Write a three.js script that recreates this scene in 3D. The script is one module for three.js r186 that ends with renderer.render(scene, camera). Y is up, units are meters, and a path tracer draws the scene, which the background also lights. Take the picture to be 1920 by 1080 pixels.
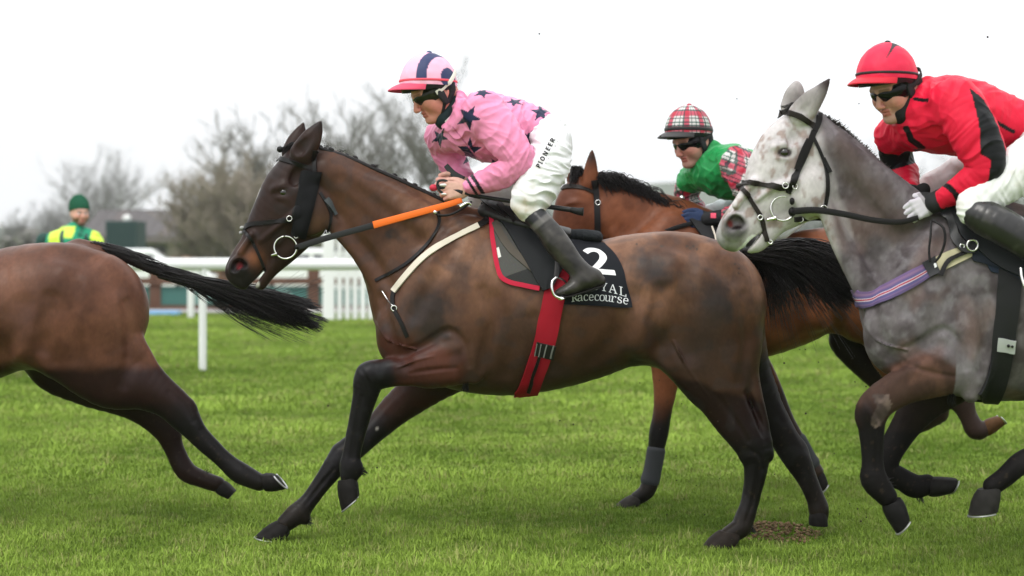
import * as THREE from 'three';
import { mergeGeometries } from 'three/addons/utils/BufferGeometryUtils.js';

// ---------------------------------------------------------------- camera, sky, sun, exposure
const F = 3300, CX = 960, CY = 490, CAMH = 1.2, D0 = 7.5;      // focal length in photo pixels, horizon, eye height, metres to the leading horse
const scene = new THREE.Scene();
const camera = new THREE.PerspectiveCamera(2 * Math.atan(540 / F) * 180 / Math.PI, 1920 / 1080, 0.5, 2500);
camera.position.set(0, CAMH, D0);
camera.lookAt(0, CAMH, 0);
camera.setViewOffset(1920, 1080, 0, 50, 1920, 1080);
camera.updateProjectionMatrix();
camera.focus = 7.35;
camera.userData.fStop = camera.getFocalLength() / 1000 / 0.027;
{ // overcast sky, a little brighter overhead and towards the hidden sun
  const w = 256, h = 128, data = new Float32Array(w * h * 4);
  const sunDir = new THREE.Vector3(-0.35, 0.8, 0.5).normalize();
  for (let j = 0; j < h; j++) for (let i = 0; i < w; i++) {
    const el = ((j + 0.5) / h - 0.5) * Math.PI, az = (i + 0.5) / w * 2 * Math.PI - Math.PI;
    const d = new THREE.Vector3(Math.cos(el) * Math.cos(az), Math.sin(el), Math.cos(el) * Math.sin(az));
    const up = Math.max(0, Math.sin(el));
    let L = 1.16 + 1.25 * up + 0.6 * Math.pow(Math.max(0, d.dot(sunDir)), 4);
    L *= 1 + 0.05 * Math.sin(az * 3 + el * 5) * Math.cos(el * 7 - az);
    if (el < 0) L = 1.16;
    const k = (j * w + i) * 4;
    data[k] = L * 0.975; data[k + 1] = L * 0.995; data[k + 2] = L * 1.01; data[k + 3] = 1;
  }
  const sky = new THREE.DataTexture(data, w, h, THREE.RGBAFormat, THREE.FloatType);
  sky.mapping = THREE.EquirectangularReflectionMapping; sky.magFilter = THREE.LinearFilter; sky.needsUpdate = true;
  scene.background = sky; scene.environment = sky;
}
const sun = new THREE.DirectionalLight(new THREE.Color(1, 0.96, 0.9), 1.5);
sun.position.set(-7, 16, 10); sun.target.position.set(0, 0, 0);
sun.castShadow = true; sun.shadow.radius = 36; sun.shadow.mapSize.set(2048, 2048);
Object.assign(sun.shadow.camera, { left: -25, right: 25, top: 25, bottom: -25, near: 1, far: 80 });
scene.add(sun, sun.target);
const EXPOSURE = 0.88;
scene.fog = new THREE.FogExp2(new THREE.Color(0.93, 0.95, 0.97), 0.00045);

// ---------------------------------------------------------------- helpers
const V = (x, y, z) => new THREE.Vector3(x, y, z);
let seed = 12345;
const rnd = () => { seed = (seed * 1664525 + 1013904223) >>> 0; return seed / 4294967296; };
const rr = (a, b) => a + (b - a) * rnd();
const clamp = (x, a, b) => x < a ? a : x > b ? b : x;
const lerp = (a, b, t) => a + (b - a) * t;
const sstep = (a, b, x) => { const t = clamp((x - a) / (b - a), 0, 1); return t * t * (3 - 2 * t); };
const mixc = (a, b, t) => [lerp(a[0], b[0], t), lerp(a[1], b[1], t), lerp(a[2], b[2], t)];
const hexc = h => { const c = new THREE.Color(h); return [c.r, c.g, c.b]; };
const perm = new Uint8Array(512);
{ const p = [...Array(256).keys()]; for (let i = 255; i > 0; i--) { const j = Math.floor(rnd() * (i + 1)); [p[i], p[j]] = [p[j], p[i]]; } for (let i = 0; i < 512; i++) perm[i] = p[i & 255]; }
function gr(h, x, y, z) { const u = (h & 8) ? y : x, v = (h & 4) ? ((h & 1) ? x : y) : z; return ((h & 1) ? -u : u) + ((h & 2) ? -v : v); }
function noise(x, y, z) {                                                   // gradient noise, about -0.7..0.7
  const X = Math.floor(x), Y = Math.floor(y), Z = Math.floor(z); x -= X; y -= Y; z -= Z;
  const xi = X & 255, yi = Y & 255, zi = Z & 255;
  const u = x * x * x * (x * (x * 6 - 15) + 10), v = y * y * y * (y * (y * 6 - 15) + 10), w = z * z * z * (z * (z * 6 - 15) + 10);
  const A = perm[xi] + yi, B = perm[xi + 1] + yi, AA = perm[A & 255] + zi, AB = perm[(A + 1) & 255] + zi, BA = perm[B & 255] + zi, BB = perm[(B + 1) & 255] + zi;
  const g = (i, a, b, c) => gr(perm[i & 255], a, b, c);
  return lerp(lerp(lerp(g(AA, x, y, z), g(BA, x - 1, y, z), u), lerp(g(AB, x, y - 1, z), g(BB, x - 1, y - 1, z), u), v),
    lerp(lerp(g(AA + 1, x, y, z - 1), g(BA + 1, x - 1, y, z - 1), u), lerp(g(AB + 1, x, y - 1, z - 1), g(BB + 1, x - 1, y - 1, z - 1), u), v), w);
}
const fbm = (x, y, z, o = 3) => { let s = 0, a = 1; for (let i = 0; i < o; i++) { s += a * noise(x, y, z); x = x * 2.03 + 7.1; y = y * 2.03 + 3.7; z = z * 2.03 + 1.3; a *= 0.5; } return s; };
// photo pixel at the plane z -> point; metres of a photo pixel at that plane
const P = (px, py, z = 0) => V((px - CX) * (D0 - z) / F, CAMH - (py - CY) * (D0 - z) / F, z);
const M = (r, z = 0) => r * (D0 - z) / F;

// ---------------------------------------------------------------- names, labels
const used = {};
function numbered(n) { if (!(n in used)) { used[n] = 0; return n; } used[n]++; return n + '_' + String(used[n]).padStart(3, '0'); }
function tag(o, label, category, group, kind) { if (label) o.userData.label = label; if (category) o.userData.category = category; if (group) o.userData.group = group; if (kind) o.userData.kind = kind; return o; }
function thing(name, label, category, group) { const g = new THREE.Group(); g.name = numbered(name); scene.add(g); return tag(g, label, category, group); }
function part(name, geo, mat, parent) { const m = new THREE.Mesh(geo, mat); m.name = name; m.castShadow = m.receiveShadow = true; parent.add(m); return m; }
function solo(name, geo, mat, label, category, group, kind) { const m = part(numbered(name), geo, mat, scene); return tag(m, label, category, group, kind); }
function anchor(g, base) {                                                 // children built in world space -> under a group standing at its base
  const done = new Set();
  g.traverse(o => { if (o.geometry && !done.has(o.geometry)) { done.add(o.geometry); o.geometry.translate(-base.x, -base.y, -base.z); } });
  g.position.copy(base); return g;
}
const mat = (color, roughness = 0.7, o = {}) => new THREE.MeshPhysicalMaterial({ color: Array.isArray(color) ? new THREE.Color(...color) : color, roughness, metalness: 0, side: THREE.DoubleSide, specularIntensity: .5, ...o });
const vmat = (roughness = 0.6, o = {}) => mat(0xffffff, roughness, { vertexColors: true, ...o });
function paint(geo, fn) { const p = geo.attributes.position, c = new Float32Array(p.count * 3); for (let i = 0; i < p.count; i++) { const k = fn(p.getX(i), p.getY(i), p.getZ(i), i); c[i * 3] = k[0]; c[i * 3 + 1] = k[1]; c[i * 3 + 2] = k[2]; } geo.setAttribute('color', new THREE.BufferAttribute(c, 3)); return geo; }
const flatPaint = (geo, c) => paint(geo, () => c);
const ready = g => { const n = g.index ? g.toNonIndexed() : g; for (const k of Object.keys(n.attributes)) if (!['position', 'normal', 'uv', 'color'].includes(k)) n.deleteAttribute(k); return n; };
function merge(list) { const l = list.map(ready), keep = Object.keys(l[0].attributes).filter(k => l.every(g => g.attributes[k])); for (const g of l) for (const k of Object.keys(g.attributes)) if (!keep.includes(k)) g.deleteAttribute(k); return mergeGeometries(l); }
function box(w, h, d, x = 0, y = 0, z = 0) { const g = new THREE.BoxGeometry(w, h, d); g.translate(x, y, z); return g; }

// ---------------------------------------------------------------- soft bodies: distance fields of tapered tubes and ellipsoids, joined smoothly
function spline(pts, sub) {                                                 // Catmull-Rom through rows of numbers
  if (sub <= 1) return pts;
  const out = [], n = pts.length, at = i => pts[clamp(i, 0, n - 1)];
  for (let i = 0; i < n - 1; i++) for (let s = 0; s < sub; s++) {
    const t = s / sub, a = at(i - 1), b = at(i), c = at(i + 1), d = at(i + 2);
    out.push(b.map((_, k) => 0.5 * (2 * b[k] + (c[k] - a[k]) * t + (2 * a[k] - 5 * b[k] + 4 * c[k] - d[k]) * t * t + (3 * b[k] - a[k] - 3 * c[k] + d[k]) * t * t * t)));
  }
  out.push(pts[n - 1]); return out;
}
// rows of photo pixels [x, y, radius, z, depth ratio] -> tube; zh is the plane of the body
function tube(rows, zh = 0, o = {}) {
  const r = spline(rows.map(q => { const z = zh + (q[3] || 0), p = P(q[0], q[1], z); return [p.x, p.y, p.z, M(q[2], z), q[4] ?? 1]; }), o.sub ?? 4);
  return tubeM(r, { ...o, sub: 1 });
}
function tubeM(rows, o = {}) {                                              // the same from metres [x, y, z, radius, depth ratio]
  const r = spline(rows.map(q => [q[0], q[1], q[2], q[3], q[4] ?? 1]), o.sub ?? 3), segs = [];
  if (r.length === 1) r.push([...r[0]]);
  for (let i = 0; i < r.length - 1; i++) {
    const a = r[i], b = r[i + 1], dx = b[0] - a[0], dy = b[1] - a[1], dz = b[2] - a[2];
    segs.push({ ax: a[0], ay: a[1], az: a[2], dx, dy, dz, q: 1 / (dx * dx + dy * dy + dz * dz + 1e-9), ra: a[3], rb: b[3] - a[3], sa: a[4], sb: b[4] - a[4] });
  }
  return { segs, k: o.k ?? 0.03, cut: !!o.cut };
}
function segD(s, x, y, z) {
  const px = x - s.ax, py = y - s.ay, pz = z - s.az;
  let t = (px * s.dx + py * s.dy + pz * s.dz) * s.q; t = t < 0 ? 0 : t > 1 ? 1 : t;
  const qx = px - t * s.dx, qy = py - t * s.dy, qz = (pz - t * s.dz) / (s.sa + t * s.sb);
  return Math.sqrt(qx * qx + qy * qy + qz * qz) - s.ra - t * s.rb;
}
// ellipsoid in photo pixels: centre, radii rx ry (px), half depth rz (metres), turn in degrees (clockwise in the picture)
function ell(x, y, rx, ry, z, rz, turn = 0, zh = 0, o = {}) { const c = P(x, y, zh + z); return ellM(c.x, c.y, c.z, M(rx, zh + z), M(ry, zh + z), rz, -turn, o); }
function ellM(x, y, z, rx, ry, rz, turn = 0, o = {}) { const a = turn * Math.PI / 180; return { e: [x, y, z, rx, ry, rz, Math.cos(a), Math.sin(a)], k: o.k ?? 0.03, cut: !!o.cut }; }
function ellD(e, x, y, z) {
  const px = x - e[0], py = y - e[1], pz = z - e[2], u = px * e[6] + py * e[7], v = -px * e[7] + py * e[6];
  const a = u / e[3], b = v / e[4], c = pz / e[5], k0 = Math.sqrt(a * a + b * b + c * c);
  if (k0 < 1e-5) return -Math.min(e[3], e[4], e[5]);
  const a2 = a / e[3], b2 = b / e[4], c2 = c / e[5];
  return k0 * (k0 - 1) / Math.sqrt(a2 * a2 + b2 * b2 + c2 * c2);
}
function primD(p, x, y, z) { if (p.e) return ellD(p.e, x, y, z); let d = 1e9; for (const s of p.segs) { const q = segD(s, x, y, z); if (q < d) d = q; } return d; }
class Field {
  constructor(prims, disp, amp = 0) { this.prims = prims.flat(9); this.disp = disp; this.amp = amp; this.off = 0; }
  combine(list, x, y, z) {
    let d = 1e3;
    for (const p of list) {
      const q = primD(p, x, y, z);
      if (p.cut) { const h = Math.max(p.k - Math.abs(d + q), 0) / p.k; d = Math.max(d, -q) + h * h * p.k * 0.25; }
      else if (d > 900) d = q;
      else { const h = Math.max(p.k - Math.abs(d - q), 0) / p.k; d = Math.min(d, q) - h * h * p.k * 0.25; }
    }
    if (this.disp && d < 0.08 && d > -0.08) d += this.disp(x, y, z);
    return d + this.off;
  }
  d(x, y, z) { return this.combine(this.prims, x, y, z); }
  local(x, y, z, R) {                                                       // primitives that matter within R of a point
    const ds = this.prims.map(p => primD(p, x, y, z)); let m = 1e9;
    this.prims.forEach((p, i) => { if (!p.cut && ds[i] < m) m = ds[i]; });
    const out = [];
    this.prims.forEach((p, i) => {
      if (ds[i] > (p.cut ? 0 : m) + p.k + 3.4 * R && !(p.cut && ds[i] < p.k + 3.4 * R)) return;
      if (p.e) { out.push(p); return; }
      const sd = p.segs.map(s => segD(s, x, y, z)), mn = Math.min(...sd);
      out.push({ segs: p.segs.filter((s, j) => sd[j] <= mn + 3.4 * R), k: p.k, cut: p.cut });
    });
    return out;
  }
  grad(x, y, z, list = this.prims, e = 0.002) {
    const a = this.combine(list, x + e, y - e, z - e), b = this.combine(list, x - e, y - e, z + e), c = this.combine(list, x - e, y + e, z - e), d = this.combine(list, x + e, y + e, z + e);
    const n = V(a - b - c + d, -a - b + c + d, -a + b - c + d); return n.normalize();
  }
  bounds() {
    const b = new THREE.Box3();
    for (const p of this.prims) { if (p.cut) continue;
      if (p.e) { const r = Math.max(p.e[3], p.e[4]); b.expandByPoint(V(p.e[0] - r, p.e[1] - r, p.e[2] - p.e[5])); b.expandByPoint(V(p.e[0] + r, p.e[1] + r, p.e[2] + p.e[5])); }
      else for (const s of p.segs) for (const t of [0, 1]) { const r = s.ra + t * s.rb, q = r * Math.max(1, s.sa + t * s.sb), c = V(s.ax + t * s.dx, s.ay + t * s.dy, s.az + t * s.dz); b.expandByPoint(V(c.x - r, c.y - r, c.z - q)); b.expandByPoint(V(c.x + r, c.y + r, c.z + q)); } }
    return b.expandByScalar(0.03 + this.amp + Math.max(0, -this.off));
  }
  // where the line of sight through a photo pixel first meets the surface (or passes closest to it)
  hit(px, py, off = 0, far = 1.6, near = -1.6, zh = 0) {
    const a = P(px, py, zh + far), b = P(px, py, zh + near), dir = b.clone().sub(a), L = dir.length(); dir.normalize();
    let t = 0, best = 1e9, bt = 0;
    for (let i = 0; i < 160 && t < L; i++) {
      const q = this.d(a.x + dir.x * t, a.y + dir.y * t, a.z + dir.z * t) - off;
      if (q < best) { best = q; bt = t; }
      if (q < 0.0004) break;
      t += Math.max(q * 0.55, 0.0006);
    }
    const p = a.clone().addScaledVector(dir, bt), n = this.grad(p.x, p.y, p.z);
    if (best > 0.0006) p.addScaledVector(n, -best);
    return { p, n, miss: best > 0.002 };
  }
  // marching inward along a direction
  inward(c, dir, R, off = 0) { let t = R; for (let i = 0; i < 120 && t > 0; i++) { const q = this.d(c.x + dir.x * t, c.y + dir.y * t, c.z + dir.z * t) - off; if (q < 0.0005) break; t -= Math.max(q * 0.5, 0.0006); } return c.clone().addScaledVector(dir, Math.max(t, 0)); }
}
// surface nets over the blocks of a grid that the surface crosses
function meshField(f, cell, color, o = {}) {
  const b = o.box ? o.box : f.bounds(), B = 8, R = B * cell * 0.5 * Math.sqrt(3);
  const nb = [0, 1, 2].map(i => Math.ceil((b.max.getComponent(i) - b.min.getComponent(i)) / cell / B) + 1);
  const nx = nb[0] * B, ny = nb[1] * B, nz = nb[2] * B, g = new Float32Array(nx * ny * nz), sy = nx, sz = nx * ny, ox = b.min.x, oy = b.min.y, oz = b.min.z;
  const act = [];
  for (let K = 0; K < nb[2]; K++) for (let J = 0; J < nb[1]; J++) for (let I = 0; I < nb[0]; I++) {
    const cx = ox + (I + 0.5) * B * cell, cy = oy + (J + 0.5) * B * cell, cz = oz + (K + 0.5) * B * cell;
    const d = f.combine(f.prims, cx, cy, cz), far = Math.abs(d) > R * 2.6 + f.amp + 0.01;
    const list = far ? null : f.local(cx, cy, cz, R);
    if (!far) act.push([I * B, J * B, K * B, list]);
    for (let k = 0; k < B; k++) for (let j = 0; j < B; j++) { let q = I * B + (J * B + j) * sy + (K * B + k) * sz;
      const y = oy + (J * B + j) * cell, z = oz + (K * B + k) * cell;
      for (let i = 0; i < B; i++, q++) g[q] = far ? d : f.combine(list, ox + (I * B + i) * cell, y, z); }
  }
  const id = new Int32Array(nx * ny * nz).fill(-1), pos = [], nor = [], col = [], idx = [];
  for (const [I, J, K, list] of act) for (let k = K; k < K + B && k < nz - 1; k++) for (let j = J; j < J + B && j < ny - 1; j++) for (let i = I; i < I + B && i < nx - 1; i++) {
    const q = i + j * sy + k * sz; let m = 0;
    const c = [g[q], g[q + 1], g[q + sy], g[q + sy + 1], g[q + sz], g[q + sz + 1], g[q + sz + sy], g[q + sz + sy + 1]];
    for (let n = 0; n < 8; n++) if (c[n] < 0) m |= 1 << n;
    if (m === 0 || m === 255) continue;
    let x = 0, y = 0, z = 0, n = 0;
    const edge = (a, e, ax) => { if ((c[a] < 0) !== (c[e] < 0)) { const t = c[a] / (c[a] - c[e]); x += (a & 1) + (ax === 0 ? t : 0); y += (a >> 1 & 1) + (ax === 1 ? t : 0); z += (a >> 2) + (ax === 2 ? t : 0); n++; } };
    edge(0, 1, 0); edge(2, 3, 0); edge(4, 5, 0); edge(6, 7, 0); edge(0, 2, 1); edge(1, 3, 1); edge(4, 6, 1); edge(5, 7, 1); edge(0, 4, 2); edge(1, 5, 2); edge(2, 6, 2); edge(3, 7, 2);
    x = ox + (i + x / n) * cell; y = oy + (j + y / n) * cell; z = oz + (k + z / n) * cell;
    const nn = f.grad(x, y, z, list, cell * 0.4), d = f.combine(list, x, y, z), s = clamp(d, -cell * 0.6, cell * 0.6);
    x -= nn.x * s; y -= nn.y * s; z -= nn.z * s;
    id[q] = pos.length / 3; pos.push(x, y, z); nor.push(nn.x, nn.y, nn.z);
    if (color) col.push(...color(x, y, z, nn));
  }
  const tri = (a, b2, c) => { // faces turned the way their normals point
    const ux = pos[b2 * 3] - pos[a * 3], uy = pos[b2 * 3 + 1] - pos[a * 3 + 1], uz = pos[b2 * 3 + 2] - pos[a * 3 + 2], vx = pos[c * 3] - pos[a * 3], vy = pos[c * 3 + 1] - pos[a * 3 + 1], vz = pos[c * 3 + 2] - pos[a * 3 + 2];
    const s = (uy * vz - uz * vy) * (nor[a * 3] + nor[c * 3]) + (uz * vx - ux * vz) * (nor[a * 3 + 1] + nor[c * 3 + 1]) + (ux * vy - uy * vx) * (nor[a * 3 + 2] + nor[c * 3 + 2]);
    if (s >= 0) idx.push(a, b2, c); else idx.push(a, c, b2);
  };
  const quad = (a, b2, c, d) => { if (a < 0 || b2 < 0 || c < 0 || d < 0) return; tri(a, b2, c); tri(a, c, d); };
  for (const [I, J, K] of act) for (let k = Math.max(K, 1); k < K + B && k < nz - 1; k++) for (let j = Math.max(J, 1); j < J + B && j < ny - 1; j++) for (let i = Math.max(I, 1); i < I + B && i < nx - 1; i++) {
    const q = i + j * sy + k * sz, s = g[q] < 0;
    if (s !== (g[q + 1] < 0)) quad(id[q - sy - sz], id[q - sz], id[q], id[q - sy], !s);
    if (s !== (g[q + sy] < 0)) quad(id[q - 1 - sz], id[q - sz], id[q], id[q - 1], s);
    if (s !== (g[q + sz] < 0)) quad(id[q - 1 - sy], id[q - sy], id[q], id[q - 1], !s);
  }
  const geo = new THREE.BufferGeometry();
  geo.setAttribute('position', new THREE.Float32BufferAttribute(pos, 3)); geo.setAttribute('normal', new THREE.Float32BufferAttribute(nor, 3));
  if (color) geo.setAttribute('color', new THREE.Float32BufferAttribute(col, 3));
  geo.setIndex(idx); return geo;
}

// ---------------------------------------------------------------- straps, ropes, hair, cloths
const curve = (pts, n) => { const c = new THREE.CatmullRomCurve3(pts, false, 'centripetal'); return c.getPoints(n); };
// a grid of points [rows][columns] with normals -> a sheet with thickness (rows along u, columns along v)
function sheet(top, nrm, thick, closed = false) {
  const nu = top.length, nv = top[0].length, pos = [], uv = [], idx = [];
  const push = (p, u, v) => { pos.push(p.x, p.y, p.z); uv.push(u, v); return pos.length / 3 - 1; };
  const A = [], Bm = [];
  for (let i = 0; i < nu; i++) { A.push([]); Bm.push([]); for (let j = 0; j < nv; j++) { A[i].push(push(top[i][j], i / (nu - 1), j / (nv - 1))); Bm[i].push(push(top[i][j].clone().addScaledVector(nrm[i][j], -thick), i / (nu - 1), j / (nv - 1))); } }
  for (let i = 0; i < nu - 1; i++) for (let j = 0; j < nv - 1; j++) { idx.push(A[i][j], A[i + 1][j], A[i + 1][j + 1], A[i][j], A[i + 1][j + 1], A[i][j + 1]); idx.push(Bm[i][j], Bm[i + 1][j + 1], Bm[i + 1][j], Bm[i][j], Bm[i][j + 1], Bm[i + 1][j + 1]); }
  const rim = (p, q, r, s) => { const k = [p, q, r, s].map(n => push(V(pos[n * 3], pos[n * 3 + 1], pos[n * 3 + 2]), uv[n * 2], uv[n * 2 + 1])); idx.push(k[0], k[1], k[2], k[0], k[2], k[3]); };
  for (let i = 0; i < nu - 1; i++) { rim(A[i][0], A[i + 1][0], Bm[i + 1][0], Bm[i][0]); rim(A[i][nv - 1], Bm[i][nv - 1], Bm[i + 1][nv - 1], A[i + 1][nv - 1]); }
  if (!closed) for (let j = 0; j < nv - 1; j++) { rim(A[0][j], Bm[0][j], Bm[0][j + 1], A[0][j + 1]); rim(A[nu - 1][j], A[nu - 1][j + 1], Bm[nu - 1][j + 1], Bm[nu - 1][j]); }
  const g = new THREE.BufferGeometry();
  g.setAttribute('position', new THREE.Float32BufferAttribute(pos, 3)); g.setAttribute('uv', new THREE.Float32BufferAttribute(uv, 2)); g.setIndex(idx); g.computeVertexNormals(); return g;
}
// a strap laid on a body along a path of photo pixels, width in pixels
function strap(f, path, w, o = {}) {
  const n = o.n ?? 40, m = o.m ?? 4, pts = curve(path.map(q => V(q[0], q[1], 0)), n), top = [], nr = [], off = o.off ?? 0.006;
  for (let i = 0; i <= n; i++) {
    const a = pts[Math.max(i - 1, 0)], b = pts[Math.min(i + 1, n)], t = b.clone().sub(a).normalize(), ww = Array.isArray(w) ? lerp(w[0], w[1], i / n) : w; top.push([]); nr.push([]);
    for (let j = 0; j <= m; j++) { const s = (j / m - 0.5) * ww, h = f.hit(pts[i].x - t.y * s, pts[i].y + t.x * s, 0, 1.2, -1.2, o.zh ?? 0); top[i].push(h.p.addScaledVector(h.n, off + (o.lift ? o.lift(i / n) : 0))); nr[i].push(h.n); }
  }
  return sheet(top, nr, o.thick ?? 0.005);
}
// a cloth laid on a body: fn(u, v) gives photo pixels
function patch(f, fn, nu, nv, o = {}) {
  const top = [], nr = [];
  for (let i = 0; i <= nu; i++) { top.push([]); nr.push([]); for (let j = 0; j <= nv; j++) { const q = fn(i / nu, j / nv), h = f.hit(q[0], q[1], 0, 1.2, -1.2, o.zh ?? 0); top[i].push(h.p.addScaledVector(h.n, (o.off ?? 0.008) + (o.lift ? o.lift(i / nu, j / nv) : 0))); nr[i].push(h.n); } }
  return sheet(top, nr, o.thick ?? 0.006);
}
// cloth between two edges given as rows of photo pixels
function between(e0, e1) { const a = new THREE.CatmullRomCurve3(e0.map(q => V(q[0], q[1], 0)), false, 'centripetal'), b = new THREE.CatmullRomCurve3(e1.map(q => V(q[0], q[1], 0)), false, 'centripetal'); return (u, v) => { const p = a.getPoint(u), q = b.getPoint(u); return [lerp(p.x, q.x, v), lerp(p.y, q.y, v)]; }; }
// a strap right round a body, in the plane through two points a, b and the depth axis
function loop(f, a, b, w, o = {}) {
  const c = a.clone().add(b).multiplyScalar(0.5), e1 = a.clone().sub(b), R = e1.length() * 0.5 * (o.reach ?? 1.5); e1.normalize();
  const e2 = V(o.skew ?? 0, 0, 1); e2.normalize(); const wd = e1.clone().cross(e2).normalize(), n = o.n ?? 48, m = 3, top = [], nr = [], a0 = o.a0 ?? 0, a1 = o.a1 ?? Math.PI * 2;
  for (let i = 0; i <= n; i++) { const th = lerp(a0, a1, i / n), dir = e1.clone().multiplyScalar(Math.cos(th)).addScaledVector(e2, Math.sin(th)); top.push([]); nr.push([]);
    for (let j = 0; j <= m; j++) { const cc = c.clone().addScaledVector(wd, (j / m - 0.5) * w), p = f.inward(cc, dir, R + 0.25), nn = f.grad(p.x, p.y, p.z); top[i].push(p.addScaledVector(nn, o.off ?? 0.006)); nr[i].push(nn); } }
  return sheet(top, nr, o.thick ?? 0.005, !o.a1);
}
// free rope or flat strap through points; w across (in the picture plane), t in depth
function rope(pts, w, t = w, o = {}) {
  const n = o.n ?? Math.max(8, pts.length * 6), c = pts.length > 2 ? curve(pts, n) : [...Array(n + 1).keys()].map(i => pts[0].clone().lerp(pts[1], i / n)), S = o.sides ?? 8, pos = [], idx = [];
  const wf = typeof w === 'function' ? w : () => w, tf = typeof t === 'function' ? t : () => t;
  for (let i = 0; i <= n; i++) {
    const tg = c[Math.min(i + 1, n)].clone().sub(c[Math.max(i - 1, 0)]).normalize(); let dep = o.dep ? o.dep.clone() : V(0, 0, 1); dep.addScaledVector(tg, -dep.dot(tg)); if (dep.lengthSq() < 1e-4) dep = V(0, 1, 0); dep.normalize();
    const si = tg.clone().cross(dep).normalize();
    for (let s = 0; s < S; s++) { const a = s / S * Math.PI * 2 + (o.twist ?? 0), ca = Math.cos(a), sa = Math.sin(a), pw = o.flat ? 0.45 : 1, k = x => Math.sign(x) * Math.pow(Math.abs(x), pw); const p = c[i].clone().addScaledVector(si, k(ca) * wf(i / n) / 2).addScaledVector(dep, k(sa) * tf(i / n) / 2); pos.push(p.x, p.y, p.z); }
  }
  for (let i = 0; i < n; i++) for (let s = 0; s < S; s++) { const a = i * S + s, b = i * S + (s + 1) % S; idx.push(a, b, b + S, a, b + S, a + S); }
  for (const [r, f] of [[0, 1], [n, 0]]) for (let s = 1; s < S - 1; s++) idx.push(...(f ? [r * S, r * S + s + 1, r * S + s] : [r * S, r * S + s, r * S + s + 1]));
  const g = new THREE.BufferGeometry(); g.setAttribute('position', new THREE.Float32BufferAttribute(pos, 3)); g.setIndex(idx); g.computeVertexNormals(); return g;
}
// many hairs as thin three-sided tapers in one geometry
function hairs(list, r0, r1, colf) {
  const pos = [], idx = [], col = [];
  for (const pts of list) {
    const base = pos.length / 3, n = pts.length, cc = colf ? colf() : [0.012, 0.010, 0.010];
    for (let i = 0; i < n; i++) {
      const tg = pts[Math.min(i + 1, n - 1)].clone().sub(pts[Math.max(i - 1, 0)]).normalize(), u = Math.abs(tg.z) > 0.9 ? V(0, 1, 0) : V(0, 0, 1); u.addScaledVector(tg, -u.dot(tg)).normalize(); const w = tg.clone().cross(u), r = lerp(r0, r1, i / (n - 1));
      for (let s = 0; s < 3; s++) { const a = s * 2.0944; const p = pts[i].clone().addScaledVector(u, Math.cos(a) * r).addScaledVector(w, Math.sin(a) * r); pos.push(p.x, p.y, p.z); col.push(...cc); }
    }
    for (let i = 0; i < n - 1; i++) for (let s = 0; s < 3; s++) { const a = base + i * 3 + s, b = base + i * 3 + (s + 1) % 3; idx.push(a, b, b + 3, a, b + 3, a + 3); }
  }
  const g = new THREE.BufferGeometry(); g.setAttribute('position', new THREE.Float32BufferAttribute(pos, 3)); g.setAttribute('color', new THREE.Float32BufferAttribute(col, 3)); g.setIndex(idx); g.computeVertexNormals(); return g;
}

// ---------------------------------------------------------------- horses
const ZM = 0, ZG = 0.75, ZB = -1.25, ZL = -0.38;                            // planes the four horses run in
const hp = (zh, side = .14) => { zh += side; const S = F / (D0 - zh); return (x, y) => [CX + x * S, CY + (CAMH - y) * S]; };   // body plane, in photo pixels
const move = (rows, T) => rows.map(q => [...T(q[0], q[1]), q[2] * T.s, ...q.slice(3)]);
const ID = Object.assign((x, y) => [x, y], { s: 1 });
const TG = Object.assign((x, y) => [(x - 703) * 1.1 + 1617, (y - 735) * 1.1 + 745], { s: 1.1 });
const TB = Object.assign((x, y) => [(x - 1075) * 0.855 + 1430, (y - 735) * 0.855 + 682], { s: 0.855 });
const TL = Object.assign((x, y) => [(x - 1438) * 0.95 + 280, (y - 430) * 0.95 + 451], { s: 0.95 });

function trunk(T, zh) {
  const t = (rows, o) => tube(move(rows, T), zh, o), e = (x, y, rx, ry, z, rz, turn, o) => { const q = T(x, y); return ell(q[0], q[1], rx * T.s, ry * T.s, z, rz, turn, zh, o); };
  const out = [t([[800, 580, 92, 0, .74], [840, 572, 138, 0, .68], [890, 570, 165, 0, .64], [960, 578, 163, 0, .72], [1040, 580, 147, 0, .84], [1120, 576, 126, 0, .97], [1200, 552, 113, 0, 1.02], [1270, 548, 104, 0, 1.05]], { k: .05 }),
    t([[868, 430, 42, 0, .55], [930, 446, 40, 0, .6], [1010, 466, 40, 0, .7]], { k: .08 })];
  for (const s of [1, -1]) out.push(
    t([[1195, 545, 92, .07 * s, .72], [1262, 548, 112, .085 * s, .72], [1314, 570, 123, .1 * s, .66]], { k: .06 }),
    e(770, 622, 64, 78, .09 * s, .12, 10, { k: .05 }),
    t([[872, 450, 48, .1 * s, .6], [830, 530, 70, .13 * s, .6], [790, 600, 66, .13 * s, .62]], { k: .045 }),
    e(866, 618, 58, 82, .165 * s, .075, -18, { k: .035 }),
    e(1205, 600, 46, 62, .19 * s, .09, 25, { k: .05 }),                      // flank
    e(1290, 520, 60, 54, .17 * s, .10, 20, { k: .05 }));                    // gluteal
  return out;
}
function mainNeck(T, zh) {
  const t = (rows, o) => tube(move(rows, T), zh, o);
  return [t([[588, 316, 42, 0, .56], [626, 340, 56, 0, .5], [678, 373, 62, 0, .5], [727, 418, 82, 0, .5], [775, 468, 106, 0, .52], [832, 540, 138, 0, .56]], { k: .05 }),
    ...[1, -1].flatMap(s => [t([[605, 400, 16, .035 * s, .8], [672, 470, 17, .045 * s, .8], [735, 560, 24, .08 * s, .8]], { k: .03 }),   // muscle beside the windpipe
      t([[612, 322, 24, .045 * s, .6], [690, 362, 28, .06 * s, .6], [790, 425, 46, .085 * s, .6]], { k: .04 })])];
}
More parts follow.
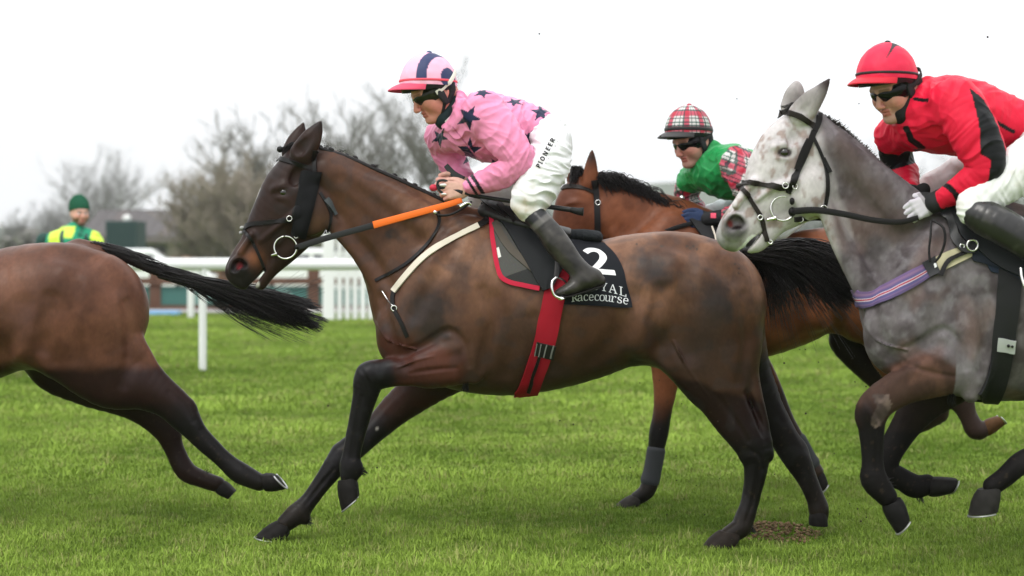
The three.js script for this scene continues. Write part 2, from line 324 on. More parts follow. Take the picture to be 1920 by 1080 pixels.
function mainHead(T, zh) {
  const t = (rows, o) => tube(move(rows, T), zh, o), e = (x, y, rx, ry, z, rz, turn, o) => { const q = T(x, y); return ell(q[0], q[1], rx * T.s, ry * T.s, z, rz, turn, zh, o); };
  const out = [t([[566, 316, 42, 0, .74], [549, 362, 58, 0, .66], [530, 402, 57, 0, .6], [506, 438, 47, 0, .56], [486, 466, 39, 0, .56], [463, 496, 35, 0, .66], [451, 508, 29, 0, .74]], { k: .03 }),
    t([[582, 420, 30, 0, .9], [556, 450, 26, 0, .8], [530, 476, 23, 0, .8], [509, 499, 19, 0, .85], [496, 518, 15, 0, .95], [489, 531, 12, 0, 1.1]], { k: .02 }),
    t([[452, 520, 20, 0, .9], [456, 532, 11, 0, 1.3]], { k: .015 })];
  for (const s of [1, -1]) out.push(
    e(585, 397, 36, 44, .055 * s, .036, 8, { k: .022 }),
    t([[556, 398, 7, .082 * s], [520, 426, 6, .068 * s], [492, 450, 4, .052 * s]], { k: .018 }),
    e(527, 350, 19, 9, .066 * s, .024, -20, { k: .02 }),
    e(531, 372, 14, 5, .07 * s, .017, 6, { k: .014 }),
    e(530, 361, 10, 6, .098 * s, .014, -8, { k: .008, cut: true }),
    e(556, 330, 12, 20, .075 * s, .02, 20, { k: .02, cut: true }),          // hollow above the eye
    t([[473, 440, 6, .05 * s], [452, 474, 7, .045 * s]], { k: .02 }),
    e(447, 500, 19, 21, .04 * s, .024, 20, { k: .014 }),
    t([[439, 504, 6.5, .066 * s, 1.9], [446, 494, 9, .066 * s, 1.9], [457, 497, 6.5, .066 * s, 1.7]], { k: .009, cut: true }),
    t([[568, 287, 24, .055 * s, .62], [580, 266, 21, .06 * s, .55], [592, 246, 13, .062 * s, .5], [601, 229, 3, .062 * s, .6]].map(q => s < 0 ? [(q[0] - 568) * .62 + 548, (q[1] - 287) * .95 + 287, q[2] * .86, q[3], q[4]] : q), { k: .012 }));
  out.push(t([[560, 278, 14, .085, .5], [575, 262, 11, .092, .5], [588, 247, 6, .09, .5]], { k: .008, cut: true }));
  out.push(t([[462, 548, 3.5, 0, 22], [478, 530, 4, 0, 20], [497, 507, 2, 0, 26]], { k: .006, cut: true }));
  return out;
}
const leg = (rows, zh, k = .02) => tube(rows, zh, { k });
// a hoof between its hairline (front, back) and its ground edge (toe, heel), in photo pixels; w = half widths in pixels
function hoof(g, zh, z, cf, cb, toe, heel, o = {}) {
  const N = 20, w0 = M(o.w0 ?? 17, zh + z), w1 = M(o.w1 ?? 22, zh + z), c0 = P(...cf, zh + z), c1 = P(...cb, zh + z), t0 = P(...toe, zh + z), t1 = P(...heel, zh + z), rings = [], col = [];
  const ring = (a, b, w, s = 1) => { const c = a.clone().add(b).multiplyScalar(.5), h = a.clone().sub(c).multiplyScalar(s), r = []; for (let i = 0; i < N; i++) { const th = i / N * Math.PI * 2, cs = Math.cos(th); r.push(c.clone().addScaledVector(h, cs < -0.6 ? -0.6 + (cs + 0.6) * .5 : cs).add(V(0, 0, Math.sin(th) * w * s))); } return r; };
  const L = 6; for (let i = 0; i <= L; i++) { const f = i / L, bulge = .92 + .17 * Math.sin(Math.PI * Math.pow(f, .8)) * (1 - .35 * f) + .06 * f + .01 * Math.sin(f * 17); rings.push(ring(c0.clone().lerp(t0, f), c1.clone().lerp(t1, f), lerp(w0, w1, f), bulge)); }
  const pos = [], idx = [], add = p => { pos.push(p.x, p.y, p.z); return pos.length / 3 - 1; };
  const id = rings.map(r => r.map(add));
  for (let i = 0; i < L; i++) for (let j = 0; j < N; j++) { const a = id[i][j], b = id[i][(j + 1) % N], c = id[i + 1][(j + 1) % N], d = id[i + 1][j]; idx.push(a, b, c, a, c, d); }
  for (const [r, q] of [[0, 1], [L, 0]]) { const cen = rings[r].reduce((s, p) => s.add(p), V(0, 0, 0)).multiplyScalar(1 / N), ids = rings[r].map(add), m = add(cen); for (let j = 0; j < N; j++) idx.push(m, ids[j], ids[(j + 1) % N]); }
  const geo = new THREE.BufferGeometry(); geo.setAttribute('position', new THREE.Float32BufferAttribute(pos, 3)); geo.setIndex(idx); geo.computeVertexNormals();
  const base = (o.color ?? [.04, .036, .034]).map(q => q * .34);
  paint(geo, (x, y, z2, i) => { const n = .75 + .9 * Math.abs(noise(x * 40, y * 90, z2 * 40)); return base.map(c => c * n); });
  const h = part('hoof', geo, MAT.hoof, g);
  if (o.shoe !== false) { const dn = t0.clone().sub(c0).normalize().multiplyScalar(.006), sr = ring(t0.clone().add(dn), t1.clone().add(dn), w1 * 1.02, 1.03), pts = []; for (let i = -7; i <= 7; i++) pts.push(sr[(i + N) % N].clone().lerp(t0.clone().add(t1).multiplyScalar(.5), .12)); part('horseshoe', rope(pts, .007, .013, { n: 40 }), MAT.shoe, h); }
  return h;
}
const MAT = {
  coat: vmat(.38, { sheen: .03, sheenRoughness: .5, sheenColor: new THREE.Color(.6, .5, .45), specularIntensity: .24 }),
  greyCoat: vmat(.62, { sheen: .04, sheenRoughness: .6, sheenColor: new THREE.Color(.7, .7, .7), specularIntensity: .12 }),
  hoof: vmat(.55, { specularIntensity: .12 }), shoe: mat([.42, .42, .42], .4, { metalness: .9 }), eye: vmat(.06, { clearcoat: 1, clearcoatRoughness: .03 }),
  hair: vmat(.5, { specularIntensity: .4 }),
  leather: mat([.009, .008, .008], .42, { specularIntensity: .35 }), leatherBrown: mat([.018, .014, .012], .5, { specularIntensity: .35 }), black: mat([.012, .012, .013], .75, { sheen: .2, sheenColor: new THREE.Color(.3, .3, .35) }),
  steel: mat([.72, .71, .69], .18, { metalness: 1 }), elastic: mat([.62, .56, .47], .8), red: mat([.30, .005, .016], .8), orange: mat([.85, .16, .02], .55),
};
function eye(g, f, px, py, r, zh) {
  const h = f.hit(px, py, 0, 1, -1, zh), geo = new THREE.SphereGeometry(r, 24, 16); const c = h.p.clone().addScaledVector(h.n, -r * .68); geo.translate(c.x, c.y, c.z);
  flatPaint(geo, [.012, .008, .007]); return part('eye', geo, MAT.eye, g);
}
const blob = (hx, hy, x, y, r) => Math.exp(-((hx - x) ** 2 + (hy - y) ** 2) / (r * r));
const segdist = (x, y, a, b) => { const dx = b[0] - a[0], dy = b[1] - a[1], t = clamp(((x - a[0]) * dx + (y - a[1]) * dy) / (dx * dx + dy * dy), 0, 1); return Math.hypot(x - a[0] - t * dx, y - a[1] - t * dy); };
const inPoly = (x, y, q) => { let r = false; for (let i = 0, j = q.length - 1; i < q.length; j = i++) if ((q[i][1] > y) !== (q[j][1] > y) && x < (q[j][0] - q[i][0]) * (y - q[i][1]) / (q[j][1] - q[i][1]) + q[i][0]) r = !r; return r; };
const mudded = (c, x, y, z) => { const low = sstep(1.0, .25, y), m = noise(x * 55, y * 55, z * 55) + .35 * noise(x * 130, y * 130, z * 130), t = sstep(.66 - .16 * low, .74 - .16 * low, m); c = mixc(c, [.05, .036, .024], .45 * t * low); const s = .5 + .5 * noise(x * 11, y * 11, z * 11); return mixc(c, [.05, .036, .024], .35 * sstep(.32, .05, y) * s); };
const dull = (c, x, y, z, a = .22) => { const n = 1 + a * (fbm(x * 5, y * 5, z * 5, 4) + .6 * noise(x * 60, y * 40, z * 60) + .75 * noise(x * 130 + y * 60, y * 46 - x * 20, z * 120)); return [c[0] * n, c[1] * n, c[2] * n]; };
const relief = (x, y, z) => .0022 * noise(x * 9, y * 9, z * 9) + .0010 * noise(x * 26, y * 22, z * 26);

// furrows and veins drawn along a body: paths of photo pixels, r = radius and d = depth (below 0: height) in metres
function carve(f, T, zh, rows) {
  const add = [];
  for (const [path, r, d, k] of rows) {
    const pts = curve(path.map(q => V(...T(q[0], q[1]), 0)), 14), out = [];
    for (let i = 0; i <= 14; i++) { const h = f.hit(pts[i].x, pts[i].y, 0, 1.2, -1.2, zh), e = Math.sin(Math.PI * i / 14), dd = d * (.3 + .7 * e), p = h.p.addScaledVector(h.n, d > 0 ? r - dd : -r - dd); out.push([p.x, p.y, p.z, r, 1]); }
    add.push(tubeM(out, { k: k ?? .03, sub: 1, cut: d > 0 }));
  }
  f.prims.push(...add);
}
const FURROWS = [
  [[[640, 428], [700, 486], [742, 548]], .02, .008, .035], [[[640, 336], [720, 392], [800, 462]], .03, .006, .04], [[[856, 446], [818, 520], [776, 590]], .03, .010, .04],
  [[[905, 545], [918, 610], [906, 688]], .022, .013, .03], [[[748, 668], [800, 642], [842, 620], [868, 640], [880, 684]], .014, .010, .018], [[[716, 560], [736, 630], [766, 686]], .02, .010, .03],
  [[[1240, 545], [1226, 610], [1246, 668]], .03, .014, .04], [[[1392, 555], [1400, 640], [1388, 716]], .022, .009, .03], [[[1300, 470], [1276, 560], [1292, 660]], .04, .008, .05], [[[1190, 560], [1170, 620], [1120, 668]], .04, .007, .05],
  [[[930, 560], [955, 640], [950, 700]], .03, .003, .04], [[[1000, 600], [1006, 650], [990, 705]], .03, .0025, .04], [[[1050, 600], [1058, 640], [1044, 690]], .03, .0025, .04],
  [[[1250, 455], [1310, 470], [1370, 520]], .04, .005, .05]];
const VEINS = [[[[700, 600], [730, 640], [780, 655]], .004, -.0022, .006], [[[812, 668], [780, 676], [744, 690]], .0045, -.0025, .007], [[[1262, 640], [1290, 690], [1330, 745]], .004, -.002, .006], [[[505, 408], [486, 440], [476, 470]], .003, -.002, .005], [[[540, 420], [530, 450], [510, 470]], .003, -.0016, .005]];
// --- the leading brown horse
const horse1 = thing('racehorse', 'dark brown racehorse galloping in front, with black cheekpieces and a number 2 cloth', 'horse');
const field1 = new Field([trunk(ID, ZM), mainNeck(ID, ZM), mainHead(ID, ZM),
  // near fore
  leg([[868, 664, 56, .165, .6], [812, 686, 42, .17, .72], [768, 693, 31, .17, .8], [728, 699, 27, .17, .85], [695, 708, 29, .17, .9], [684, 744, 23, .17, .9], [671, 797, 19, .17, .85], [660, 848, 17, .17, .85], [657, 876, 20, .17, .9], [655, 898, 16, .17, 1]], ZM),
  tube([[876, 600, 50, .165, .6], [892, 672, 26, .175, .7], [889, 706, 13, .175, .9]], ZM, { k: .025 }),
  tube([[856, 652, 14, .215], [800, 668, 12, .2], [742, 688, 8, .19]], ZM, { k: .02 }), tube([[850, 704, 12, .2], [790, 712, 10, .195], [735, 714, 6, .185]], ZM, { k: .016 }),
  ell(690, 700, 22, 20, .175, .05, 0, ZM, { k: .015 }), ell(672, 880, 9, 14, .17, .02, 0, ZM, { k: .015 }),
  // far fore
  leg([[850, 676, 58, -.15, .6], [798, 722, 41, -.15, .75], [745, 765, 31, -.15, .8], [695, 812, 24, -.12, .85], [645, 854, 25, -.09, .9], [612, 895, 18, -.06, .85], [580, 938, 16, -.04, .85], [558, 962, 20, -.02, .9], [536, 981, 17, -.01, 1]], ZM),
  ell(636, 850, 15, 17, -.09, .045, 0, ZM, { k: .015 }), ell(572, 972, 10, 12, -.02, .025, 0, ZM, { k: .015 }),
  // near hind
  leg([[1318, 585, 108, .12, .58], [1330, 640, 98, .135, .52], [1341, 700, 70, .14, .55], [1352, 738, 50, .14, .65], [1376, 785, 39, .14, .7], [1410, 836, 32, .14, .72], [1417, 880, 22, .14, .8], [1405, 940, 16, .14, .85], [1394, 976, 18, .14, .9], [1388, 990, 19, .14, .95], [1366, 1003, 16, .14, 1]], ZM, .03),
  ell(1437, 842, 13, 24, .14, .022, -18, ZM, { k: .015 }), ell(1401, 852, 14, 18, .15, .035, 0, ZM, { k: .015 }), tube([[1430, 870, 7, .14], [1416, 940, 7, .14], [1402, 985, 8, .14]], ZM, { k: .008 }),
  tube([[1268, 640, 30, .17, .6], [1290, 690, 32, .17, .7], [1308, 722, 20, .16, .8]], ZM, { k: .03 }),
  tube([[1398, 640, 30, .15, .7], [1405, 700, 18, .14, .8], [1430, 780, 9, .14], [1438, 825, 9, .14]], ZM, { k: .022 }),
  // far hind
  leg([[1335, 620, 98, -.12, .55], [1382, 690, 62, -.14, .6], [1430, 752, 34, -.14, .7], [1463, 810, 27, -.14, .75], [1488, 850, 27, -.14, .75], [1511, 893, 20, -.14, .8], [1528, 932, 17, -.14, .85], [1535, 953, 19, -.14, .9], [1536, 968, 17, -.14, 1]], ZM, .03),
  ell(1503, 838, 9, 20, -.14, .02, -30, ZM, { k: .012 }),
  tube([[1205, 655, 24, 0, 3], [1260, 668, 30, 0, 3]], ZM, { k: .06 }),
], relief, .004);
carve(field1, ID, ZM, [...FURROWS, ...VEINS, [[[678, 745], [668, 795], [660, 860]], .008, .004, .01], [[[676, 690], [690, 715], [694, 730]], .008, .003, .01], [[[626, 880], [600, 912], [574, 946]], .008, .004, .01], [[[1423, 880], [1412, 940], [1400, 975]], .008, .005, .01], [[[1408, 845], [1424, 856], [1430, 880]], .009, .004, .012], [[[1398, 735], [1418, 780], [1430, 815]], .01, .006, .014], [[[1345, 742], [1380, 790], [1402, 826]], .012, .006, .016], [[[770, 700], [810, 694], [856, 690]], .008, .006, .012]]);
const to1 = hp(ZM, .12);
const coat1 = (x, y, z, n) => {
  const [hx, hy] = to1(x, y), w = fbm(x * 6, y * 6, z * 6, 3);
  let c = [.076, .035, .021];
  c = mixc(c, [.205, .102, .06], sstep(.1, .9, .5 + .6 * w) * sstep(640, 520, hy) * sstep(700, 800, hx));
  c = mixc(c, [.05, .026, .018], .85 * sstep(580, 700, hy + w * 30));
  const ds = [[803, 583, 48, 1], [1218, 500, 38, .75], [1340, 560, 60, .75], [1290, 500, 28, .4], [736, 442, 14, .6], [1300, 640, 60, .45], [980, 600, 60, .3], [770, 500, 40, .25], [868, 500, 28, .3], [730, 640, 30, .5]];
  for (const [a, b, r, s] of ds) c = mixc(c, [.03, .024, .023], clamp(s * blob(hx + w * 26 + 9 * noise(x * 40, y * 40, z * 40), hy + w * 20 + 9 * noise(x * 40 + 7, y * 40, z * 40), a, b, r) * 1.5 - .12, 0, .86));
  // head
  c = mixc(c, [.028, .015, .012], sstep(640, 575, hx + w * 14) * sstep(600, 540, hy));
  c = mixc(c, [.1, .052, .032], .75 * blob(hx, hy, 596, 420, 26));
  c = mixc(c, [.012, .01, .01], .8 * blob(hx, hy, 602, 230, 20));
  c = mixc(c, [.19, .072, .035], .85 * blob(hx, hy, 472, 484, 17) + .3 * blob(hx, hy, 452, 470, 14));
  c = mixc(c, [.018, .015, .015], clamp(1.6 * blob(hx, hy, 443, 520, 26) * (1 - .8 * blob(hx, hy, 476, 484, 16)), 0, .95));
  if (hx < 620 && hy < 420) { const s = segdist(hx, hy, [478, 352], [456, 402]); c = mixc(c, [.75, .72, .7], sstep(5, 2.5, s + w * 3) * sstep(.05, .02, Math.abs(z))); }
  if (hx < 480 && hy < 520) { c = mixc(c, [.01, .008, .008], sstep(17, 9, Math.hypot(hx - 448, hy - 497))); c = mixc(c, [.13, .018, .022], sstep(7, 2, Math.hypot(hx - 442, (hy - 499) * .8) + w * 7)); }
  c = mixc(c, [.55, .53, .48], .8 * sstep(7, 3, Math.hypot(hx - 474, hy - 534) + w * 4));
  // legs
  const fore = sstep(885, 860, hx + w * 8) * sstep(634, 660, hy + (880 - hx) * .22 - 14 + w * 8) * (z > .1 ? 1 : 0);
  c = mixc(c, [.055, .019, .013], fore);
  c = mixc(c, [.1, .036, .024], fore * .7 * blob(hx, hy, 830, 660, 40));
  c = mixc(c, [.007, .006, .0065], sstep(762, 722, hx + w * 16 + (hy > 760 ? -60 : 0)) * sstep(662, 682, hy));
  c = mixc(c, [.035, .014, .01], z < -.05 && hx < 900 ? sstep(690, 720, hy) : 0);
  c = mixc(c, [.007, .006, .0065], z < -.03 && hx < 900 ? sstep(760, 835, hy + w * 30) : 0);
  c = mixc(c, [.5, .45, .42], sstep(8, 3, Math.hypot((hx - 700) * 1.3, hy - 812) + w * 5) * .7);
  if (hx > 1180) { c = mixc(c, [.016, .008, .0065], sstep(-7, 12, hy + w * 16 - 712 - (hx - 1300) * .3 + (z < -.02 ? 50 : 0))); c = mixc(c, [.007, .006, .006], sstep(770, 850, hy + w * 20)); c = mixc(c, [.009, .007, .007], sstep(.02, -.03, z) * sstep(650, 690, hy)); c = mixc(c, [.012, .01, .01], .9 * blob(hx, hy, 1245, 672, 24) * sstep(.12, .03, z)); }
  c = mixc(c, [.03, .03, .034], sstep(.12, .3, noise(x * 15, y * 15, z * 15)) * .25);
  for (const [a, b] of [[1285, 462], [1291, 466], [1297, 462], [1303, 467], [1372, 495], [1380, 503], [1238, 462], [1379, 512], [1192, 458]]) c = mixc(c, [.05, .035, .028], sstep(3, 1.6, Math.hypot(hx - a, hy - b)));
  return dull(mudded(c, x, y, z), x, y, z, .2);
};
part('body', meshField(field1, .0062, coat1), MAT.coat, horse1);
eye(horse1, field1, 531, 361, .019, ZM);
hoof(horse1, ZM, -.01, [516, 976], [549, 988], [477, 1006], [542, 1015], { w0: 20, w1: 27 });
hoof(horse1, ZM, .17, [632, 902], [671, 893], [640, 958], [678, 925], { w0: 19, w1: 24 });
hoof(horse1, ZM, .14, [1346, 994], [1396, 1000], [1313, 1028], [1380, 1032], { w0: 20, w1: 26, color: [.07, .055, .045] });
hoof(horse1, ZM, -.14, [1520, 958], [1550, 958], [1516, 984], [1556, 986], { w0: 18, w1: 22, shoe: false });
{ // plaited mane: a dark ridge with a row of knots
  const top = [[600, 277], [618, 283], [645, 291], [672, 302], [705, 317], [742, 333], [778, 350], [812, 366], [838, 378]], c = curve(top.map(q => P(q[0], q[1], ZM)), 60);
  const list = [rope(c.map(p => p.clone().add(V(0, -.004, .012))), .022, .03, { n: 80 })];
  for (let i = 1; i < 60; i += 2) { const s = (i % 4 === 1 ? 1.05 : .5) * rr(.6, 1.1), g = new THREE.IcosahedronGeometry(.0115 * s, 1); g.scale(1.25, .9, 1.1); g.rotateZ(-.5 + rr(-.3, .3)); const p = c[i]; g.translate(p.x + rr(-.003, .003), p.y + .006 * s, p.z + rr(-.004, .014)); list.push(g); }
  const pos = []; for (const i of [5, 13, 30]) { const p = c[i]; for (let k = 0; k < 9; k++) pos.push([p.clone(), p.clone().add(V(rr(-.012, .015), rr(.008, .02), rr(-.01, .01))), p.clone().add(V(rr(-.02, .026), rr(.012, .024), rr(-.01, .01)))]); }
  part('mane', merge([...list.map(g => flatPaint(ready(g), [.014, .012, .012])), hairs(pos, .0016, .0004)]), MAT.hair, horse1);
  // forelock, gathered in a ball
  const f = []; for (let i = 0; i < 60; i++) { const a = P(566 + rr(-10, 6), 272 + rr(-6, 8), rr(-.03, .03)); f.push([a, P(548 + rr(-5, 5), 270 + rr(-4, 6), rr(-.02, .03)), P(534 + rr(-8, 4), 281 + rr(-5, 8), rr(-.02, .03))]); }
  const ball = flatPaint(ready(new THREE.IcosahedronGeometry(.014, 2)), [.01, .01, .01]); { const p = P(525, 280, .03); ball.translate(p.x, p.y, p.z); }
  part('forelock', merge([hairs(f, .0022, .0008), ball]), MAT.hair, horse1);
}
function tailHair(g, dock, ends, n, z, o = {}) {
  const d = curve(dock.map(q => P(q[0], q[1], z)), 30), list = [], locks = [...Array(o.locks ?? 80)].map(() => [rnd(), rnd(), rr(-.06, .06)]);
  for (let i = 0; i < n; i++) {
    const u = rnd(), a = d[Math.floor(u * 30)].clone().add(V(rr(-.012, .012), rr(-.022, .016), rr(-.03, .03)));
    const lk = locks[Math.floor(rnd() * locks.length)], loose = rnd() < .25 ? .14 : .05, e = ends(clamp(lk[0] + rr(-1, 1) * loose * 1.6, 0, 1), clamp(lk[1] + rr(-loose, loose), -.05, 1.05)), b = P(e[0], e[1], z + lk[2] + rr(-.02, .02)), L = b.clone().sub(a), pts = [], sag = rr(.3, 1) * (o.sag ?? .04), ph = rr(0, 6), wv = rr(0, .012), lift = o.lift ?? .03;
    for (let k = 0; k <= 9; k++) { const t = k / 9, q = a.clone().addScaledVector(L, t); q.y += lift * Math.sin(t * Math.PI) - sag * t * t + wv * Math.sin(ph + t * 6) * t; q.z += wv * Math.cos(ph + t * 5) * t; pts.push(q); }
    list.push(pts);
  }
  return hairs(list, o.r0 ?? .0026, o.r1 ?? .0008, () => { const k = rr(.5, 1.5); return [.0125 * k, .0105 * k, .0105 * k]; });
}
part('tail', merge([tailHair(horse1, [[1385, 478], [1410, 470], [1440, 466], [1475, 466]], (a, b) => [lerp(1555, 1660, a), lerp(470, 575, b) + 14 * a], 1100, -.06, { lift: .05, sag: .03, r0: .0032, r1: .0012 }),
  tailHair(horse1, [[1390, 486], [1420, 480], [1450, 480]], (a, b) => [lerp(1440, 1580, a), lerp(545, 610, b) - 20 * (a - .3)], 330, -.09, { lift: .06, sag: .02, r0: .003, r1: .0008 }),
  tailHair(horse1, [[1400, 490], [1440, 490]], (a, b) => [lerp(1445, 1640, a), lerp(600, 668, b)], 36, -.08, { lift: .09, sag: .02, r0: .0016, r1: .0006 })]), MAT.hair, horse1);

function fetlock(g, zh, z, spots) { const l = []; for (const [px, py, dx, dy, n] of spots) for (let i = 0; i < n; i++) { const a = P(px + rr(-6, 6), py + rr(-7, 7), zh + z + rr(-.018, .018)), e = V(dx + rr(-.35, .35), dy + rr(-.35, .35), rr(-.3, .3)).multiplyScalar(rr(.012, .03)); l.push([a, a.clone().addScaledVector(e, .6), a.clone().add(e).add(V(0, -.003, 0))]); } return part('fetlock_hair', hairs(l, .0018, .0005, () => [.008, .007, .007]), MAT.hair, g); }
fetlock(horse1, ZM, .17, [[674, 882, .9, -.4, 46]]); fetlock(horse1, ZM, -.02, [[574, 974, .8, -.6, 46]]); fetlock(horse1, ZM, .14, [[1405, 990, .7, -.7, 40]]); fetlock(horse1, ZM, .18, [[872, 722, .1, -1, 40]]);
// --- the grey
const horse2 = thing('racehorse', 'grey racehorse with pale dappled head and dark legs, on the right', 'horse');
function greyHead(zh) {
  const t = (rows, o) => tube(rows, zh, o), e = (x, y, rx, ry, z, rz, turn, o) => ell(x, y, rx, ry, z, rz, turn, zh, o);
  const out = [t([[1507, 244, 42, 0, .76], [1483, 282, 60, 0, .68], [1469, 322, 68, 0, .58], [1443, 366, 54, 0, .56], [1415, 398, 45, 0, .56], [1389, 424, 39, 0, .64], [1373, 440, 30, 0, .76]], { k: .03 }),
    t([[1520, 372, 40, 0, .8], [1490, 396, 28, 0, .8], [1458, 416, 23, 0, .85], [1436, 438, 20, 0, .9], [1420, 455, 17, 0, 1], [1408, 463, 12, 0, 1.2]], { k: .02 }),
    t([[1372, 446, 22, 0, .95], [1376, 458, 13, 0, 1.3]], { k: .015 })];
  for (const s of [1, -1]) out.push(
    e(1516, 356, 38, 46, .058 * s, .038, 8, { k: .025 }),
    t([[1490, 338, 8, .086 * s], [1450, 352, 7, .074 * s], [1420, 374, 5, .056 * s]], { k: .02 }),
    e(1466, 272, 21, 9, .066 * s, .024, -14, { k: .022 }), e(1470, 298, 16, 5, .072 * s, .016, 8, { k: .014 }), e(1471, 286, 13, 8, .102 * s, .016, -6, { k: .008, cut: true }),
    e(1490, 254, 13, 20, .08 * s, .02, 25, { k: .02, cut: true }),
    t([[1412, 340, 7, .055 * s], [1380, 385, 8, .05 * s]], { k: .02 }),
    e(1377, 424, 25, 28, .045 * s, .027, 20, { k: .016 }),
    t([[1371, 424, 9, .076 * s, 1.9], [1381, 414, 12, .076 * s, 1.9], [1393, 421, 9, .074 * s, 1.7]], { k: .011, cut: true }),
    t((s > 0 ? [[1502, 214, 24, .06, .6], [1520, 192, 21, .07, .52], [1538, 171, 13, .075, .5], [1554, 150, 3, .078, .6]] : [[1484, 200, 20, -.06, .6], [1490, 180, 19, -.062, .5], [1493, 166, 13, -.062, .5], [1494, 155, 4, -.06, .6]]), { k: .012 }));
  out.push(t([[1506, 206, 13, .098, .5], [1522, 187, 11, .106, .5], [1537, 170, 6, .1, .5]], { k: .008, cut: true }));
  out.push(t([[1390, 476, 3.5, 0, 22], [1408, 455, 5, 0, 20], [1428, 436, 2, 0, 26]], { k: .006, cut: true }));
  return out;
}
const field2 = new Field([trunk(TG, ZG), greyHead(ZG),
  tube([[1522, 258, 44, 0, .56], [1557, 312, 70, 0, .5], [1610, 364, 74, 0, .5], [1660, 428, 94, 0, .5], [1716, 506, 117, 0, .53], [1765, 570, 140, 0, .58]], ZG, { k: .05 }),
  ...[1, -1].flatMap(s => [tube([[1548, 385, 18, .04 * s, .8], [1580, 460, 20, .06 * s, .8], [1635, 560, 26, .09 * s, .8]], ZG, { k: .03 }), tube([[1560, 275, 26, .05 * s, .6], [1620, 320, 30, .07 * s, .6], [1700, 395, 44, .09 * s, .6]], ZG, { k: .04 }),
    tube([[1640, 600, 18, .12 * s, .6], [1690, 680, 24, .12 * s, .7]], ZG, { k: .03 })]),
  leg([[1795, 676, 62, .175, .6], [1738, 702, 46, .18, .72], [1690, 726, 35, .18, .8], [1650, 752, 32, .18, .85], [1634, 776, 31, .18, .85], [1634, 806, 24, .18, .85], [1636, 866, 20, .18, .85], [1639, 900, 25, .18, .9], [1662, 930, 20, .18, 1]], ZG),
  tube([[1800, 620, 54, .18, .6], [1822, 700, 30, .19, .7], [1820, 738, 17, .19, .9]], ZG, { k: .03 }),
  tube([[1770, 672, 14, .225], [1700, 700, 12, .21], [1655, 735, 8, .2]], ZG, { k: .02 }), ell(1630, 770, 20, 24, .185, .055, 0, ZG, { k: .015 }),
  leg([[1785, 700, 58, -.14, .6], [1735, 750, 40, -.14, .7], [1698, 800, 28, -.12, .8], [1668, 850, 24, -.1, .85], [1660, 882, 25, -.1, .9], [1690, 898, 21, -.1, .9], [1716, 912, 22, -.1, .9], [1738, 908, 18, -.1, 1]], ZG),
  leg([[2290, 560, 118, .12, .58], [2240, 640, 105, .135, .52], [2170, 720, 74, .14, .55], [2140, 780, 46, .14, .7], [2110, 830, 34, .14, .75], [2030, 840, 24, .14, .8], [1960, 848, 20, .14, .85], [1915, 868, 21, .14, .9], [1884, 894, 19, .14, 1], [1861, 911, 18, .14, 1.05]], ZG, .03),
  leg([[2290, 570, 115, -.12, .58], [2260, 650, 100, -.135, .52], [2230, 730, 68, -.14, .55], [2230, 790, 44, -.14, .7], [2235, 850, 33, -.14, .75], [2150, 900, 22, -.14, .8], [2080, 930, 20, -.14, .85], [2050, 950, 19, -.14, 1]], ZG, .03),
  tube([[2150, 650, 26, 0, 3], [2220, 670, 32, 0, 3]], ZG, { k: .06 }),
], relief, .004);
carve(field2, ID, ZG, [[[[1644, 800], [1646, 850], [1646, 885]], .009, .005, .011], [[[1622, 750], [1640, 772], [1652, 790]], .01, .004, .014]]); carve(field2, TG, ZG, [...FURROWS.slice(2), ...VEINS.slice(0, 1), [[[760, 668], [810, 690], [860, 700]], .008, .005, .012]]);
const to2h = hp(ZG, .08), to2b = hp(ZG, .2), to2 = (x, y) => { const a = to2h(x, y), b = to2b(x, y), t = sstep(1530, 1640, a[0]); return [lerp(a[0], b[0], t), lerp(a[1], b[1], t)]; };
